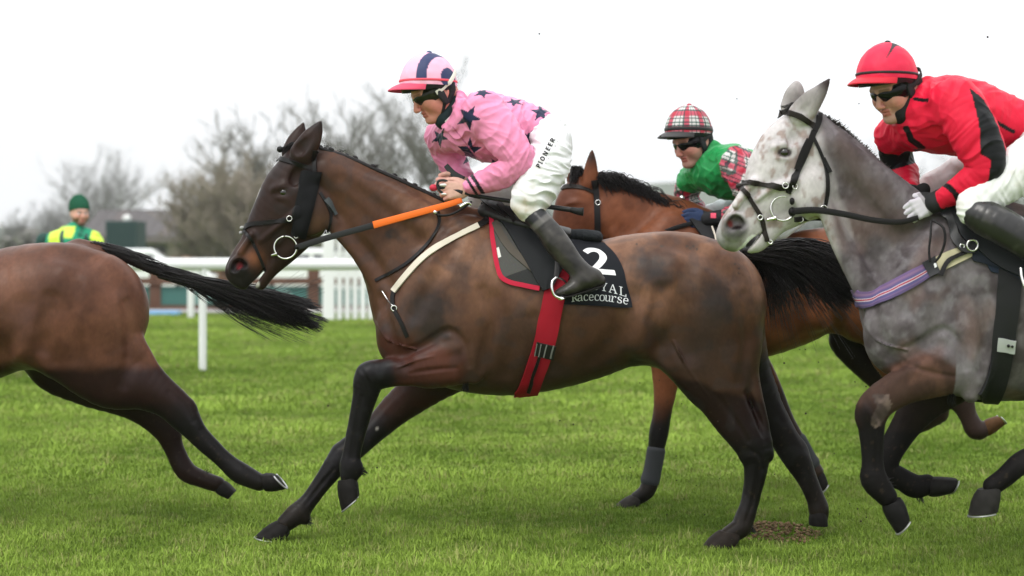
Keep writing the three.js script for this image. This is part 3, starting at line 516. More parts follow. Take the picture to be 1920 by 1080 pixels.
const coat2 = (x, y, z) => {
  const [hx, hy] = to2(x, y), w = fbm(x * 7, y * 7, z * 7, 4), d = fbm(x * 16, y * 16, z * 16, 3);
  let c = mixc([.128, .112, .118], [.07, .058, .061], sstep(-.3, .6, w + d * .6));
  c = mixc(c, [.215, .2, .212], .45 * sstep(.0, .7, fbm(x * 20 + 9, y * 17, z * 20, 3) + .35 * noise(x * 5, y * 5, z * 5)));
  c = mixc(c, [.16, .10, .085], .5 * sstep(.0, .5, fbm(x * 5 + 3, y * 4, z * 5, 3)) * sstep(400, 480, hy + (hx - 1600) * .1 + 60));
  c = mixc(c, [.085, .062, .056], .8 * sstep(48, 5, segdist(hx + w * 24, hy + d * 14, [1580, 272], [1700, 430])));          // brown band along the crest
  c = mixc(c, [.38, .355, .35], .5 * sstep(16, 4, segdist(hx + w * 12, hy + w * 12, [1545, 300], [1600, 440])));
  const hd = sstep(1560, 1530, hx - (hy - 300) * .15); c = mixc(c, [.54, .505, .505], .88 * hd);
  c = mixc(c, [.26, .19, .165], hd * .8 * sstep(.05, .5, .8 * fbm(x * 30 + 1, y * 22 + 5, z * 30, 3) + .5 * noise(x * 9, y * 9, z * 9) + .35 * (blob(hx, hy, 1452, 300, 30) + blob(hx, hy, 1500, 250, 30)+ blob(hx, hy, 1420, 360, 20))));
  c = mixc(c, [.26, .24, .23], .75 * (blob(hx, hy, 1520, 182, 36) + blob(hx, hy, 1490, 178, 26))); c = mixc(c, [.04, .03, .03], sstep(30, 8, Math.hypot(hx - 1556, hy - 148)));
  c = mixc(c, [.2, .2, .19], .8 * blob(hx, hy, 1366, 458, 34));
  c = mixc(c, [.07, .065, .065], .8 * sstep(30, 18, Math.hypot(hx - 1380, hy - 424)));
  c = mixc(c, [.05, .04, .04], sstep(16, 11, Math.hypot(hx - 1471, (hy - 286) * 1.5)));
  if (hx < 1420) { c = mixc(c, [.012, .008, .008], sstep(18, 12, Math.hypot(hx - 1382, (hy - 418) * 1.15)) * sstep(.03, .05, Math.abs(z - ZG))); c = mixc(c, [.16, .03, .025], sstep(8, 2, Math.hypot(hx - 1372, (hy - 419) * .85) + w * 7)); }
  c = mixc(c, [.85, .85, .83], sstep(9, 4, segdist(hx + w * 8, hy + d * 8, [1393, 474], [1418, 446])));
  c = mixc(c, [.13, .15, .05], .55 * blob(hx, hy, 1376, 472, 18));
  const fore = sstep(640, 690, hy + w * 20 - (hx > 1785 ? 90 : 0)) * sstep(1850, 1770, hx + w * 20) * (1 - sstep(1668, 1650, hx) * sstep(705, 690, hy));
  const onleg = sstep(26, 6, Math.min(segdist(hx, hy, [1790, 690], [1640, 750]) - 46 + (1790 - hx) * .15, segdist(hx, hy, [1636, 760], [1680, 960]) - 34));
  c = mixc(c, mixc([.055, .031, .024], [.10, .052, .038], sstep(0, .5, w)), clamp(fore * onleg * 1.3, 0, 1));
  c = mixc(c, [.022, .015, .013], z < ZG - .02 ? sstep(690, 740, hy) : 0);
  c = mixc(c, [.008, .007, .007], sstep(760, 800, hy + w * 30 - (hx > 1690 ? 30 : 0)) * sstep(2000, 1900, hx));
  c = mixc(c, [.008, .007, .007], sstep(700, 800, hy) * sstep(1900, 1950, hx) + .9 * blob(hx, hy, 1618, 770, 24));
  c = mixc(c, mixc([.16, .115, .1], [.06, .045, .04], sstep(-.2, .4, d)), .9 * sstep(4, -4, inPoly(hx + w * 10, hy + d * 8, [[1628, 742], [1660, 738], [1666, 756], [1656, 784], [1646, 800], [1630, 796], [1634, 768]]) ? -5 : 5) * sstep(.1, .15, z - ZG));
  return dull(mudded(c, x, y, z), x, y, z, .2);
};
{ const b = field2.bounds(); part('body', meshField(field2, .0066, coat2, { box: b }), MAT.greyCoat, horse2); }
eye(horse2, field2, 1471, 286, .02, ZG);
hoof(horse2, ZG, .18, [1652, 950], [1694, 930], [1680, 1000], [1707, 966], { w0: 21, w1: 26, color: [.035, .033, .033] });
hoof(horse2, ZG, -.1, [1742, 932], [1738, 890], [1780, 926], [1794, 893], { w0: 20, w1: 25, color: [.04, .036, .034] });
hoof(horse2, ZG, .14, [1831, 918], [1880, 912], [1815, 966], [1876, 957], { w0: 21, w1: 27, color: [.07, .065, .06] });
hoof(horse2, ZG, -.14, [2030, 952], [2066, 960], [2010, 990], [2066, 992], { w0: 20, w1: 25 });
{ const l = [], c = curve([[1545, 218], [1568, 231], [1605, 263], [1642, 299], [1687, 340], [1722, 372]].map(q => P(q[0], q[1], ZG)), 60); for (let i = 0; i < 900; i++) { const p = c[Math.floor(rnd() * 60)].clone().add(V(rr(-.01, .01), rr(-.015, .002), rr(-.018, .018))); const t = V(rr(.2, .9), rr(.3, .9), rr(-.3, .7)).multiplyScalar(rr(.006, .015)); l.push([p, p.clone().addScaledVector(t, .6), p.clone().add(t)]); }
  part('mane', hairs(l, .0022, .0008, () => { const k = rr(.5, 1.6); return [.035 * k, .028 * k, .026 * k]; }), MAT.hair, horse2);
  const fl = []; for (let i = 0; i < 90; i++) { const a = P(1500 + rr(-8, 8), 196 + rr(-4, 10), ZG + rr(-.03, .03)); fl.push([a, P(1488 + rr(-8, 8), 198 + rr(-6, 6), ZG + rr(-.02, .05)), P(1472 + rr(-8, 12), 206 + rr(-8, 8), ZG + rr(-.02, .06))]); }
  part('forelock', hairs(fl, .0024, .0008, () => [.05, .045, .042]), MAT.hair, horse2);
  part('tail', tailHair(horse2, [[2390, 500], [2430, 490], [2470, 500]], (a, b) => [lerp(2540, 2660, a), lerp(520, 680, b)], 500, ZG, { lift: .05, r0: .004 }), MAT.hair, horse2); }

fetlock(horse2, ZG, .19, [[1660, 905, .9, .1, 40]]); fetlock(horse2, ZG, .19, [[1782, 744, .3, -.8, 90]]); fetlock(horse2, ZG, -.1, [[1722, 928, .2, -.9, 30]]);
// --- the bay behind
const horse3 = thing('racehorse', 'bay racehorse with loose black mane, half hidden behind the leading brown horse', 'horse');
const field3 = new Field([trunk(TB, ZB),
  tube([[1102, 350, 31, 0, .8], [1090, 384, 47, 0, .68], [1084, 420, 50, 0, .62], [1074, 456, 41, 0, .58], [1062, 492, 33, 0, .62], [1056, 512, 26, 0, .75]], ZB, { k: .03 }),
  tube([[1122, 440, 24, 0, .8], [1100, 480, 20, 0, .8], [1085, 520, 13, 0, 1]], ZB, { k: .02 }),
  ...[1, -1].map(s => ell(1126, 412, 30, 40, .055 * s, .038, 6, ZB, { k: .022 })), ...[1, -1].map(s => ell(1076, 380, 15, 7, .068 * s, .022, -10, ZB, { k: .015 })), ell(1080, 394, 9, 6, .115, .018, 0, ZB, { k: .008, cut: true }),
  tube([[1106, 343, 14, .06, .6], [1108, 322, 13, .065, .5], [1109, 302, 9, .065, .5], [1110, 282, 2.5, .065, .6]], ZB, { k: .012 }), tube([[1076, 345, 12, -.06, .6], [1070, 328, 9, -.06, .5], [1064, 315, 3, -.06, .6]], ZB, { k: .012 }), tube([[1103, 335, 7, .092, .5], [1106, 310, 5, .092, .5]], ZB, { k: .006, cut: true }),
  tube([[1118, 362, 34, 0, .56], [1160, 392, 57, 0, .5], [1208, 425, 70, 0, .5], [1262, 462, 90, 0, .52], [1320, 530, 116, 0, .56]], ZB, { k: .05 }),
  ...[1, -1].map(s => tube([[1150, 440, 15, .05 * s, .8], [1190, 500, 18, .07 * s, .8]], ZB, { k: .03 })),
  leg([[1262, 600, 48, .15, .6], [1248, 650, 37, .15, .65], [1250, 690, 29, .15, .75], [1244, 760, 18, .15, .85], [1235, 812, 18, .15, .9], [1229, 850, 15, .15, .85], [1220, 900, 16, .15, .9], [1211, 922, 15, .15, 1], [1195, 934, 13, .15, 1]], ZB),
  leg([[1330, 620, 48, -.13, .6], [1400, 670, 32, -.13, .7], [1432, 706, 24, -.13, .75], [1470, 782, 17, -.13, .85], [1494, 826, 16, -.13, .9], [1516, 862, 14, -.13, .9], [1530, 884, 14, -.13, 1]], ZB),
  leg([[1720, 580, 92, .12, .58], [1690, 630, 70, .13, .55], [1700, 680, 50, .13, .6], [1760, 720, 34, .13, .7], [1800, 750, 24, .13, .75], [1815, 780, 17, .13, .85], [1830, 806, 19, .13, .9], [1844, 804, 15, .13, 1]], ZB, .03),
  leg([[1700, 580, 92, -.12, .58], [1640, 612, 62, -.13, .55], [1590, 636, 36, -.13, .62], [1640, 690, 34, -.13, .7], [1700, 742, 28, -.13, .75], [1758, 768, 22, -.13, .85], [1740, 790, 15, -.13, .9], [1720, 800, 13, -.13, .9]], ZB, .03),
], relief, .004);
carve(field3, TB, ZB, FURROWS.slice(6, 8));
const to3 = hp(ZB);
const coat3 = (x, y, z) => {
  const [hx, hy] = to3(x, y), w = fbm(x * 6, y * 6, z * 6, 3);
  let c = mixc([.115, .038, .017], [.18, .062, .029], sstep(-.3, .5, w));
  c = mixc(c, [.07, .024, .016], .5 * sstep(1100, 1060, hx) * sstep(600, 500, hy)); c = mixc(c, [.1, .034, .02], .5 * blob(hx, hy, 1090, 400, 30));
  c = mixc(c, [.02, .014, .013], .9 * blob(hx, hy, 1110, 292, 16));
  if (hx < 1320) c = mixc(c, [.009, .008, .008], sstep(740, 800, hy + w * 20)); else if (hx < 1545) c = mixc(c, [.009, .008, .008], sstep(700, 770, hy + w * 20));
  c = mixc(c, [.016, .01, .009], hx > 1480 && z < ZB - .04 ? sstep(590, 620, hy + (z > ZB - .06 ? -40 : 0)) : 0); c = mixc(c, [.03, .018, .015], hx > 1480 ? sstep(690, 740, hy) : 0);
  return dull(mudded(c, x, y, z), x, y, z, .2);
};
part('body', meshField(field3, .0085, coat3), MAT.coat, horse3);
eye(horse3, field3, 1080, 394, .018, ZB);
hoof(horse3, ZB, .15, [1180, 928], [1207, 934], [1150, 950], [1200, 954], { w0: 14, w1: 18, color: [.09, .08, .072] });
hoof(horse3, ZB, -.13, [1528, 896], [1545, 882], [1540, 922], [1553, 902], { w0: 13, w1: 17 });
hoof(horse3, ZB, .13, [1850, 820], [1843, 786], [1884, 796], [1868, 778], { w0: 15, w1: 18, color: [.26, .13, .06] });
hoof(horse3, ZB, -.13, [1712, 806], [1708, 790], [1686, 816], [1690, 792], { w0: 13, w1: 16 });
{ // brushing boots on the forelegs
  const b1 = tube([[1230, 846, 17.5, .15, .9], [1224, 880, 17, .15, .9], [1219, 900, 18, .15, .9]], ZB, { k: .01 }), b2 = tube([[1496, 828, 18, -.13, .95], [1512, 856, 17, -.13, .95], [1520, 868, 17, -.13, .95]], ZB, { k: .01 });
  for (const b of [b1, b2]) part('brushing_boot', meshField(new Field([b]), .005), mat([.035, .037, .042], .7), horse3);
  // loose mane, blown back
  const l = [], c = curve([[1112, 330], [1135, 326], [1167, 334], [1200, 352], [1232, 372], [1262, 392], [1292, 416]].map(q => P(q[0], q[1], ZB)), 60);
  for (let i = 0; i < 1500; i++) { const u = Math.floor(rnd() * 60), p = c[u].clone().add(V(rr(-.02, .02), rr(-.03, .006), rr(-.01, .05))), k = u / 60, len = rr(.05, .12) * (.7 + .6 * k), pts = [p], ph = rr(0, 6), up = rr(-.2, 1) * (rnd() < .3 ? 1.4 : .4); for (let s = 1; s <= 6; s++) { const t = s / 6; pts.push(p.clone().add(V(len * t * rr(.75, .85), len * (up * t * .6 - 1.0 * t * t) + .008 * Math.sin(ph + 5 * t), .035 * Math.sin(t * 2) + .006 * Math.sin(ph + t * 7)))); } l.push(pts); }
  part('mane', hairs(l, .0026, .001, () => { const k = rr(.6, 1.8); return [.013 * k, .011 * k, .011 * k]; }), MAT.hair, horse3);
  const fl = []; for (let i = 0; i < 260; i++) { const a = P(1094 + rr(-10, 10), 328 + rr(-8, 12), ZB + rr(-.05, .05)); fl.push([a, P(1082 + rr(-12, 10), 320 + rr(-10, 8), ZB + rr(-.05, .06)), P(1072 + rr(-6, 14), 338 + rr(-8, 14), ZB + rr(-.04, .08))]); }
  part('forelock', hairs(fl, .003, .001, () => { const k = rr(.6, 1.6); return [.013 * k, .011 * k, .011 * k]; }), MAT.hair, horse3);
  const q = TB(1390, 480); part('tail', tailHair(horse3, [q, [q[0] + 30, q[1] - 8], [q[0] + 70, q[1]]], (a, b) => [q[0] + lerp(150, 250, a), q[1] + lerp(20, 160, b)], 500, ZB, { lift: .05, r0: .004 }), MAT.hair, horse3);
}
// --- the horse running out of the picture on the left
const horse4 = thing('racehorse', 'bay racehorse running out of the picture on the left, black tail streaming behind', 'horse');
const TLf = Object.assign((x, y) => TL(x, y), { s: .95 });
const field4 = new Field([trunk(TL, ZL), mainNeck(TL, ZL), mainHead(TL, ZL),
  leg([[150, 600, 108, .12, .58], [172, 645, 95, .135, .52], [212, 705, 62, .14, .58], [262, 722, 46, .14, .65], [310, 748, 34, .14, .7], [342, 778, 29, .14, .75], [372, 816, 20, .14, .82], [420, 862, 17, .14, .85], [452, 888, 20, .14, .9], [486, 904, 16, .14, 1]], ZL, .03),
  ell(352, 760, 20, 12, .14, .022, 40, ZL, { k: .015 }), tube([[250, 650, 26, .15, .7], [300, 712, 13, .14, .8], [350, 758, 9, .14]], ZL, { k: .025 }),
  leg([[130, 600, 108, -.12, .58], [120, 665, 76, -.13, .52], [180, 712, 54, -.14, .6], [258, 752, 38, -.14, .7], [308, 798, 28, -.14, .75], [326, 840, 19, -.14, .82], [348, 882, 19, -.14, .9], [378, 898, 16, -.14, .95], [408, 908, 15, -.14, 1]], ZL, .03),
  tube([[60, 662, 26, 0, 3], [110, 672, 30, 0, 3]], ZL, { k: .06 }),
  tube([[-150, 676, 54, .165, .6], [-190, 730, 40, .17, .7], [-260, 790, 26, .17, .85], [-290, 830, 26, .17, .9], [-270, 900, 18, .17, .85], [-250, 930, 18, .17, 1]], ZL, { k: .02 }),
  tube([[-150, 676, 54, -.165, .6], [-260, 720, 40, -.17, .7], [-340, 770, 26, -.17, .85], [-390, 800, 26, -.17, .9], [-450, 850, 18, -.17, .85], [-490, 890, 18, -.17, 1]], ZL, { k: .02 }),
  tube([[150, 470, 22, 0, .8], [185, 470, 15, 0, .9]], ZL, { k: .05 }),
], relief, .004);
carve(field4, ID, ZL, [[[[378, 806], [414, 846], [446, 876]], .008, .005, .01], [[[320, 735], [342, 756], [362, 790]], .01, .005, .014]]); carve(field4, TL, ZL, [...FURROWS.slice(6), ...VEINS.slice(3, 4)]);
const to4 = hp(ZL);
const coat4 = (x, y, z) => {
  const [hx, hy] = to4(x, y), w = fbm(x * 6, y * 6, z * 6, 3);
  let c = mixc([.08, .033, .02], [.125, .052, .032], sstep(-.3, .5, w));
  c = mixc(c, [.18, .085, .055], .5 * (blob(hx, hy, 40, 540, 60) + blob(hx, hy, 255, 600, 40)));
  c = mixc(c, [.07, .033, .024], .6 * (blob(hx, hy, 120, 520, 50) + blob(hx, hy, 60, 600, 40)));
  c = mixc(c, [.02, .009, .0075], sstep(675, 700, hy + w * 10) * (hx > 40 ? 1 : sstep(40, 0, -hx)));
  c = mixc(c, [.007, .006, .006], sstep(740, 800, hy + w * 20));
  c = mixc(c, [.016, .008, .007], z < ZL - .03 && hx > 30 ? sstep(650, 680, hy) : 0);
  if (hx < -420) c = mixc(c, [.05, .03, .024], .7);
  return dull(mudded(c, x, y, z), x, y, z, .2);
};
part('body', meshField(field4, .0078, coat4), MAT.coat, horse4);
eye(horse4, field4, ...TL(531, 361), .019, ZL);
hoof(horse4, ZL, .14, [498, 922], [488, 886], [537, 917], [507, 884], { w0: 17, w1: 22 });
hoof(horse4, ZL, -.14, [402, 922], [424, 898], [428, 936], [444, 918], { w0: 16, w1: 20, shoe: false });
hoof(horse4, ZL, .17, [-266, 938], [-232, 930], [-270, 980], [-226, 968], { w0: 18, w1: 23 });
hoof(horse4, ZL, -.17, [-512, 896], [-480, 910], [-540, 930], [-490, 936], { w0: 18, w1: 23 });
{
  const d = [[172, 461], [205, 466], [240, 478], [287, 499], [330, 512], [362, 521]], z = ZL;
  const dock = rope(d.map(q => P(q[0], q[1] + 4, z)), t => .068 - .022 * t, t => .06 - .02 * t, { n: 90, sides: 12 });
  { const p = dock.attributes.position; for (let i = 0; i < p.count; i++) { const x = p.getX(i); p.setY(i, p.getY(i) + .0022 * Math.sin(x * 420)); } dock.computeVertexNormals(); }
  const fl = []; for (let i = 0; i < 320; i++) { const u = Math.floor(rnd() * 28), c = curve(d.map(q => P(q[0], q[1], z)), 30), p = c[u].clone().add(V(0, rr(-.025, .022), rr(-.02, .032))); fl.push([p, p.clone().add(V(.05, -.012, 0)), p.clone().add(V(.1, -.03, .0))]); }
  const ends = (a, b) => { const x = lerp(462, 612 - 22 * Math.pow(Math.abs(b - .5) * 2, 2), Math.pow(a, .62)) + rr(-9, 6), f = (x - 400) / 205; return [x, lerp(lerp(528, 566, f), lerp(575, 626, f), b)]; };
  part('tail', merge([flatPaint(ready(dock), [.014, .012, .012]), hairs(fl, .0022, .001),
    tailHair(horse4, [[300, 512], [335, 520], [375, 527], [420, 538]], ends, 1300, z, { lift: .012, sag: .01, r0: .0036, r1: .001 }),
    tailHair(horse4, [[340, 526], [400, 545]], (a, b) => [lerp(480, 590, a), lerp(600, 640, b)], 90, z, { lift: -.02, sag: .01, r0: .0014, r1: .0005 }),
    tailHair(horse4, [[400, 540], [450, 552]], (a, b) => [lerp(540, 610, a), lerp(515, 560, b)], 26, z, { lift: -.04, sag: -.02, r0: .0012, r1: .0005 })]), MAT.hair, horse4);
}
fetlock(horse4, ZL, .14, [[448, 896, -.2, -.9, 40]]); fetlock(horse4, ZL, -.14, [[380, 892, .9, .5, 50]]);

// ---------------------------------------------------------------- riders
function headFrame(px, py, z, pitch, yaw, roll = 0) {                        // local x forward, y up, z to the side; a face that looks left in the picture
  const p = pitch * Math.PI / 180, f = V(-Math.cos(p), -Math.sin(p), 0), u = V(-Math.sin(p), Math.cos(p), 0), ax = V(0, 1, 0), q = yaw * Math.PI / 180;
  f.applyAxisAngle(ax, q); u.applyAxisAngle(ax, q); if (roll) u.applyAxisAngle(f, roll * Math.PI / 180);
  const s = f.clone().cross(u), m = new THREE.Matrix4().makeBasis(f, u, s); m.setPosition(P(px, py, z)); return m;
}
const headPrims = () => {
  const out = [ellM(-.012, .045, 0, .098, .088, .077, 0, { k: .02 }), tubeM([[.042, .025, 0, .058, 1.05], [.05, -.03, 0, .046, 1.12], [.054, -.066, 0, .034, 1.15]], { k: .03 }),
    tubeM([[.094, .03, 0, .010], [.107, .004, 0, .0095], [.119, -.019, 0, .0115]], { k: .012 }), ellM(.112, -.023, 0, .012, .009, .016, 0, { k: .008 }),
    tubeM([[.09, -.046, -.019, .0062], [.0985, -.0445, 0, .0075], [.09, -.046, .019, .0062]], { k: .007 }), tubeM([[.088, -.057, -.016, .0065], [.096, -.0575, 0, .008], [.088, -.057, .016, .0065]], { k: .008 }),
    tubeM([[.097, -.0515, -.02, .002], [.104, -.051, 0, .0022], [.097, -.0515, .02, .002]], { k: .004, cut: true }),
    ellM(.083, -.084, 0, .019, .017, .022, 0, { k: .016 }), tubeM([[-.03, -.03, 0, .056], [-.062, -.14, 0, .058]], { k: .03 })];
  for (const s of [1, -1]) out.push(tubeM([[-.005, -.02, .052 * s, .021], [.015, -.058, .046 * s, .018], [.07, -.084, .016 * s, .016]], { k: .024 }), ellM(.058, -.014, .043 * s, .034, .03, .024, 0, { k: .022 }), ellM(.026, -.03, .046 * s, .046, .04, .024, -20, { k: .022 }),
    tubeM([[.092, .034, .012 * s, .009], [.083, .036, .042 * s, .010]], { k: .014 }), ellM(.098, .014, .033 * s, .016, .012, .017, 0, { k: .012, cut: true }), ellM(.083, .012, .033 * s, .0125, .012, .0125, 0, { k: .003 }),
    ellM(-.008, .006, .079 * s, .019, .032, .009, 12, { k: .006 }), ellM(-.006, .008, .089 * s, .010, .02, .007, 12, { k: .005, cut: true }), ellM(.111, -.024, .014 * s, .009, .007, .0065, 0, { k: .005 }));
  return out;
};
const skinTone = (o = {}) => (x, y, z) => {
  let c = o.skin ?? [.56, .29, .22]; const n = noise(x * 60, y * 60, z * 60);
  c = mixc(c, [.62, .2, .15], .55 * Math.exp(-((x - .07) ** 2 + (y + .018) ** 2 + (Math.abs(z) - .045) ** 2) / .0011)); c = mixc(c, [.6, .2, .15], .5 * Math.exp(-((x - .118) ** 2 + (y + .02) ** 2) / .0003));
  if (x > .085 && y < -.038 && y > -.066 && Math.abs(z) < .022) c = mixc(c, [.42, .1, .09], .7);
  if (x > .07 && y > .028 && y < .042 && Math.abs(z) > .01 && Math.abs(z) < .052) c = mixc(c, [.12, .06, .035], .6);
  if ((o.beard || o.stubble) && y < -.035 + .25 * Math.max(0, .06 - x) && x > -.02 && !(x > .085 && y > -.066 && y < -.038)) c = mixc(c, o.beard ? [.09, .04, .02] : [.3, .19, .16], o.beard ? .85 : .3);
  const e = Math.hypot(x - .083, y - .012, Math.abs(z) - .033); if (e < .0131) c = Math.hypot(y - .012, Math.abs(z) - .033) < .006 ? [.05, .04, .03] : [.7, .68, .66];
  return [c[0] * (1 + .1 * n), c[1] * (1 + .1 * n), c[2] * (1 + .1 * n)];
};
function headGeo(m, o) { const g = meshField(new Field(headPrims()), .0036, skinTone(o)); g.applyMatrix4(m); return g; }
// a closed hand; local x to the knuckles, y to the thumb, z out of the back of the hand
function handPrims() {
  const out = [tubeM([[-.075, 0, 0, .026, .78], [-.045, 0, 0, .027, .72]], { k: .015 }), ellM(-.005, -.004, -.006, .045, .038, .017, 0, { k: .014 })];
  [.031, .0115, -.0085, -.027].forEach((y, i) => { const L = [1, 1.08, 1.02, .84][i], r = [.0098, .0102, .0097, .0086][i];
    out.push(tubeM([[-.04, y * .55, 0, .011], [.034 * (i === 3 ? .9 : 1), y, .004, .0118]], { k: .012, sub: 1 }));
    out.push(tubeM([[.036, y, .003, r * 1.08], [.066 * L, y - .003, -.012, r], [.066 * L, y - .003, -.034, r * .95], [.036, y - .002, -.046, r * .86], [.022, y - .002, -.036, r * .8]], { k: .0045, sub: 1 })); });
  out.push(tubeM([[-.036, .02, -.008, .016], [-.004, .043, -.02, .0132], [.027, .05, -.026, .0112], [.054, .046, -.03, .0095]], { k: .008, sub: 2 }));
  return out;
}
function handGeo(px, py, z, dir, spread, color, mirror = 1, size = 1) {       // dir: towards the knuckles, spread: towards the thumb
  const x = dir.clone().normalize(), y = spread.clone().addScaledVector(x, -spread.dot(x)).normalize(), zz = x.clone().cross(y).multiplyScalar(mirror), m = new THREE.Matrix4().makeBasis(x, y, zz); m.scale(V(size, size, size)); m.setPosition(P(px, py, z));
  const g = meshField(new Field(handPrims()), .0032, color); g.applyMatrix4(m);
  if (m.determinant() < 0) { const ix = g.index.array; for (let i = 0; i < ix.length; i += 3) { const t = ix[i + 1]; ix[i + 1] = ix[i + 2]; ix[i + 2] = t; } }
  return g;
}
const handSkin = (x, y, z) => { let c = [.6, .36, .29]; const n = noise(x * 90, y * 90, z * 90); c = mixc(c, [.6, .27, .22], .6 * sstep(.028, .06, x)); return c.map(k => k * (1 + .12 * n)); };
const silk = (dirx, diry, amp = .007, f = 11) => (x, y, z) => { const u = x * dirx + y * diry, v = -x * diry + y * dirx, w = noise(x * 5 + 3, y * 5, z * 5), e = noise(x * 4 + 9, y * 4 + 2, z * 4), r = 1 - 2.4 * Math.abs(noise(u * f * 1.7 + w * 1.4, v * f * .5 + w, z * f * .7)), q = 1 - 2.4 * Math.abs(noise(u * f * .7 + 5, v * f * 2.1 + w * 1.5, z * f * 1.1)); return -amp * (r * (.65 + .6 * e) + .6 * Math.max(0, q) * (.5 - e)) + amp * .4 + .3 * amp * noise(u * 42 + w * 3, v * 15, z * 30); };
const starIn = (dx, dy, R, rot) => { let a = Math.atan2(dy, dx) - rot, s = Math.PI * 2 / 5; a = ((a % s) + s) % s; a = Math.abs(a - s / 2); const r = Math.hypot(dx, dy), k = R * .40, px = r * Math.cos(a), py = r * Math.sin(a); const x1 = k, x2 = R * Math.cos(s / 2), y2 = R * Math.sin(s / 2); return (px - x1) * (y2) - py * (x2 - x1) < 0; };
function tartan(u, v) {
  const f = q => { q = ((q % 1) + 1) % 1; if (q < .26) return [.42, .022, .045]; if (q < .36) return [.03, .045, .04]; if (q < .50) return [.6, .57, .55]; if (q < .56) return [.02, .06, .045]; if (q < .76) return [.56, .54, .52]; if (q < .83) return [.05, .06, .055]; if (q < .93) return [.56, .54, .52]; return [.36, .05, .07]; };
  const a = f(u), b = f(v); return [0, 1, 2].map(i => .65 * Math.sqrt(a[i] * b[i]) + .35 * Math.min(a[i], b[i]));
}
// helmet with a silk cover, in the frame of the head; c = centre of its rim, tip = its own tilt
function helmet(g, m, c, tip, colf, o = {}) {
  const rx = o.rx ?? .124, ry = o.ry ?? .136, rz = o.rz ?? .107, loc = new THREE.Matrix4().makeRotationZ(tip * Math.PI / 180); loc.setPosition(V(...c)); const mm = m.clone().multiply(loc);
  const dome = new THREE.SphereGeometry(1, 160, 70, 0, Math.PI * 2, 0, Math.PI * .5 + .1), p = dome.attributes.position;
  for (let i = 0; i < p.count; i++) { let x = p.getX(i), y = p.getY(i), z = p.getZ(i); const pf = 1 + .018 * noise(x * 4, y * 4, z * 4) + .012 * Math.abs(noise(x * 9 + 4, y * 2, z * 9)) * sstep(.7, 0, y); p.setXYZ(i, x * rx * pf, y * ry * pf * (y > 0 ? 1 : .6), z * rz * pf); }
  dome.computeVertexNormals(); paint(dome, colf); dome.applyMatrix4(mm);
  const h = part('helmet', dome, vmat(.5, { sheen: .1, sheenColor: new THREE.Color(1, 1, 1), sheenRoughness: .4 }), g);
  const button = new THREE.SphereGeometry(.012, 16, 10); button.scale(1, .6, 1); button.translate(-.004, ry * 1.005, 0); button.applyMatrix4(mm); part('button', button, mat(o.button ?? [.03, .035, .08], .6), h);
  // peak
  const top = [], nr = []; for (let i = 0; i <= 26; i++) { top.push([]); nr.push([]); const a = lerp(-1.18, 1.18, i / 26), e = Math.pow(Math.cos(a * 1.3), .8) * (o.peak ?? .058) + .001; for (let j = 0; j <= 5; j++) { const t = j / 5, q = V(Math.cos(a) * rx * .985 + e * t * .95, -.004 - .014 * t - .03 * t * t * Math.cos(a) * .5 + .004 * Math.cos(a * 2), Math.sin(a) * rz * .985 + Math.sin(a) * e * t * .25); top[i].push(q); nr[i].push(V(0, 1, 0)); } }
  const pk = sheet(top, nr, .004); pk.applyMatrix4(mm); part('peak', pk, mat(o.peakColor, .5, { sheen: .3 }), h);
  const ring = (y, s, w, t, a0 = 0, a1 = Math.PI * 2) => { const pts = []; for (let i = 0; i <= 40; i++) { const a = lerp(a0, a1, i / 40); pts.push(V(Math.cos(a) * rx * s, y, Math.sin(a) * rz * s)); } const q = rope(pts, w, t, { n: 90, dep: V(0, 1, 0) }); q.applyMatrix4(mm); return q; };
  part('hat_band', ring(.012, 1.005, .005, o.bandH ?? .010), mat(o.band ?? o.peakColor, .5), h);
  // dark shell that shows under the cover
  const low = new THREE.SphereGeometry(1, 60, 14, 0, Math.PI * 2, Math.PI * .5, .32); low.scale(rx * .955, ry * .95, rz * .955); const lp = low.attributes.position; for (let i = 0; i < lp.count; i++) { const x = lp.getX(i); lp.setY(i, lp.getY(i) * (x > 0 ? 1.05 - .5 * (1 - x / rx) : .55 + .5 * Math.min(1, -x / rx))); } low.computeVertexNormals(); low.applyMatrix4(mm); part('helmet_shell', low, mat([.012, .012, .014], .45), h);
  // ear harness with chin strap
  for (const s of [1, -1]) {
    const f = new Field([tubeM([[.014, .03, .085 * s, .015, .5], [.018, -.005, .087 * s, .018, .45], [.012, -.04, .081 * s, .014, .5]], { k: .012 }), tubeM([[-.045, .025, .078 * s, .018, .5], [-.04, -.01, .078 * s, .016, .5], [-.005, -.045, .07 * s, .011, .5]], { k: .012 }), tubeM([[.012, -.036, .08 * s, .009, .5], [.046, -.084, .05 * s, .006, .6], [.062, -.104, .0, .006, .8]], { k: .008 })]);
    const e = meshField(f, .0038); e.applyMatrix4(m); part('ear_pad', e, mat([.018, .019, .022], .6), h);
  }
  return h;
}
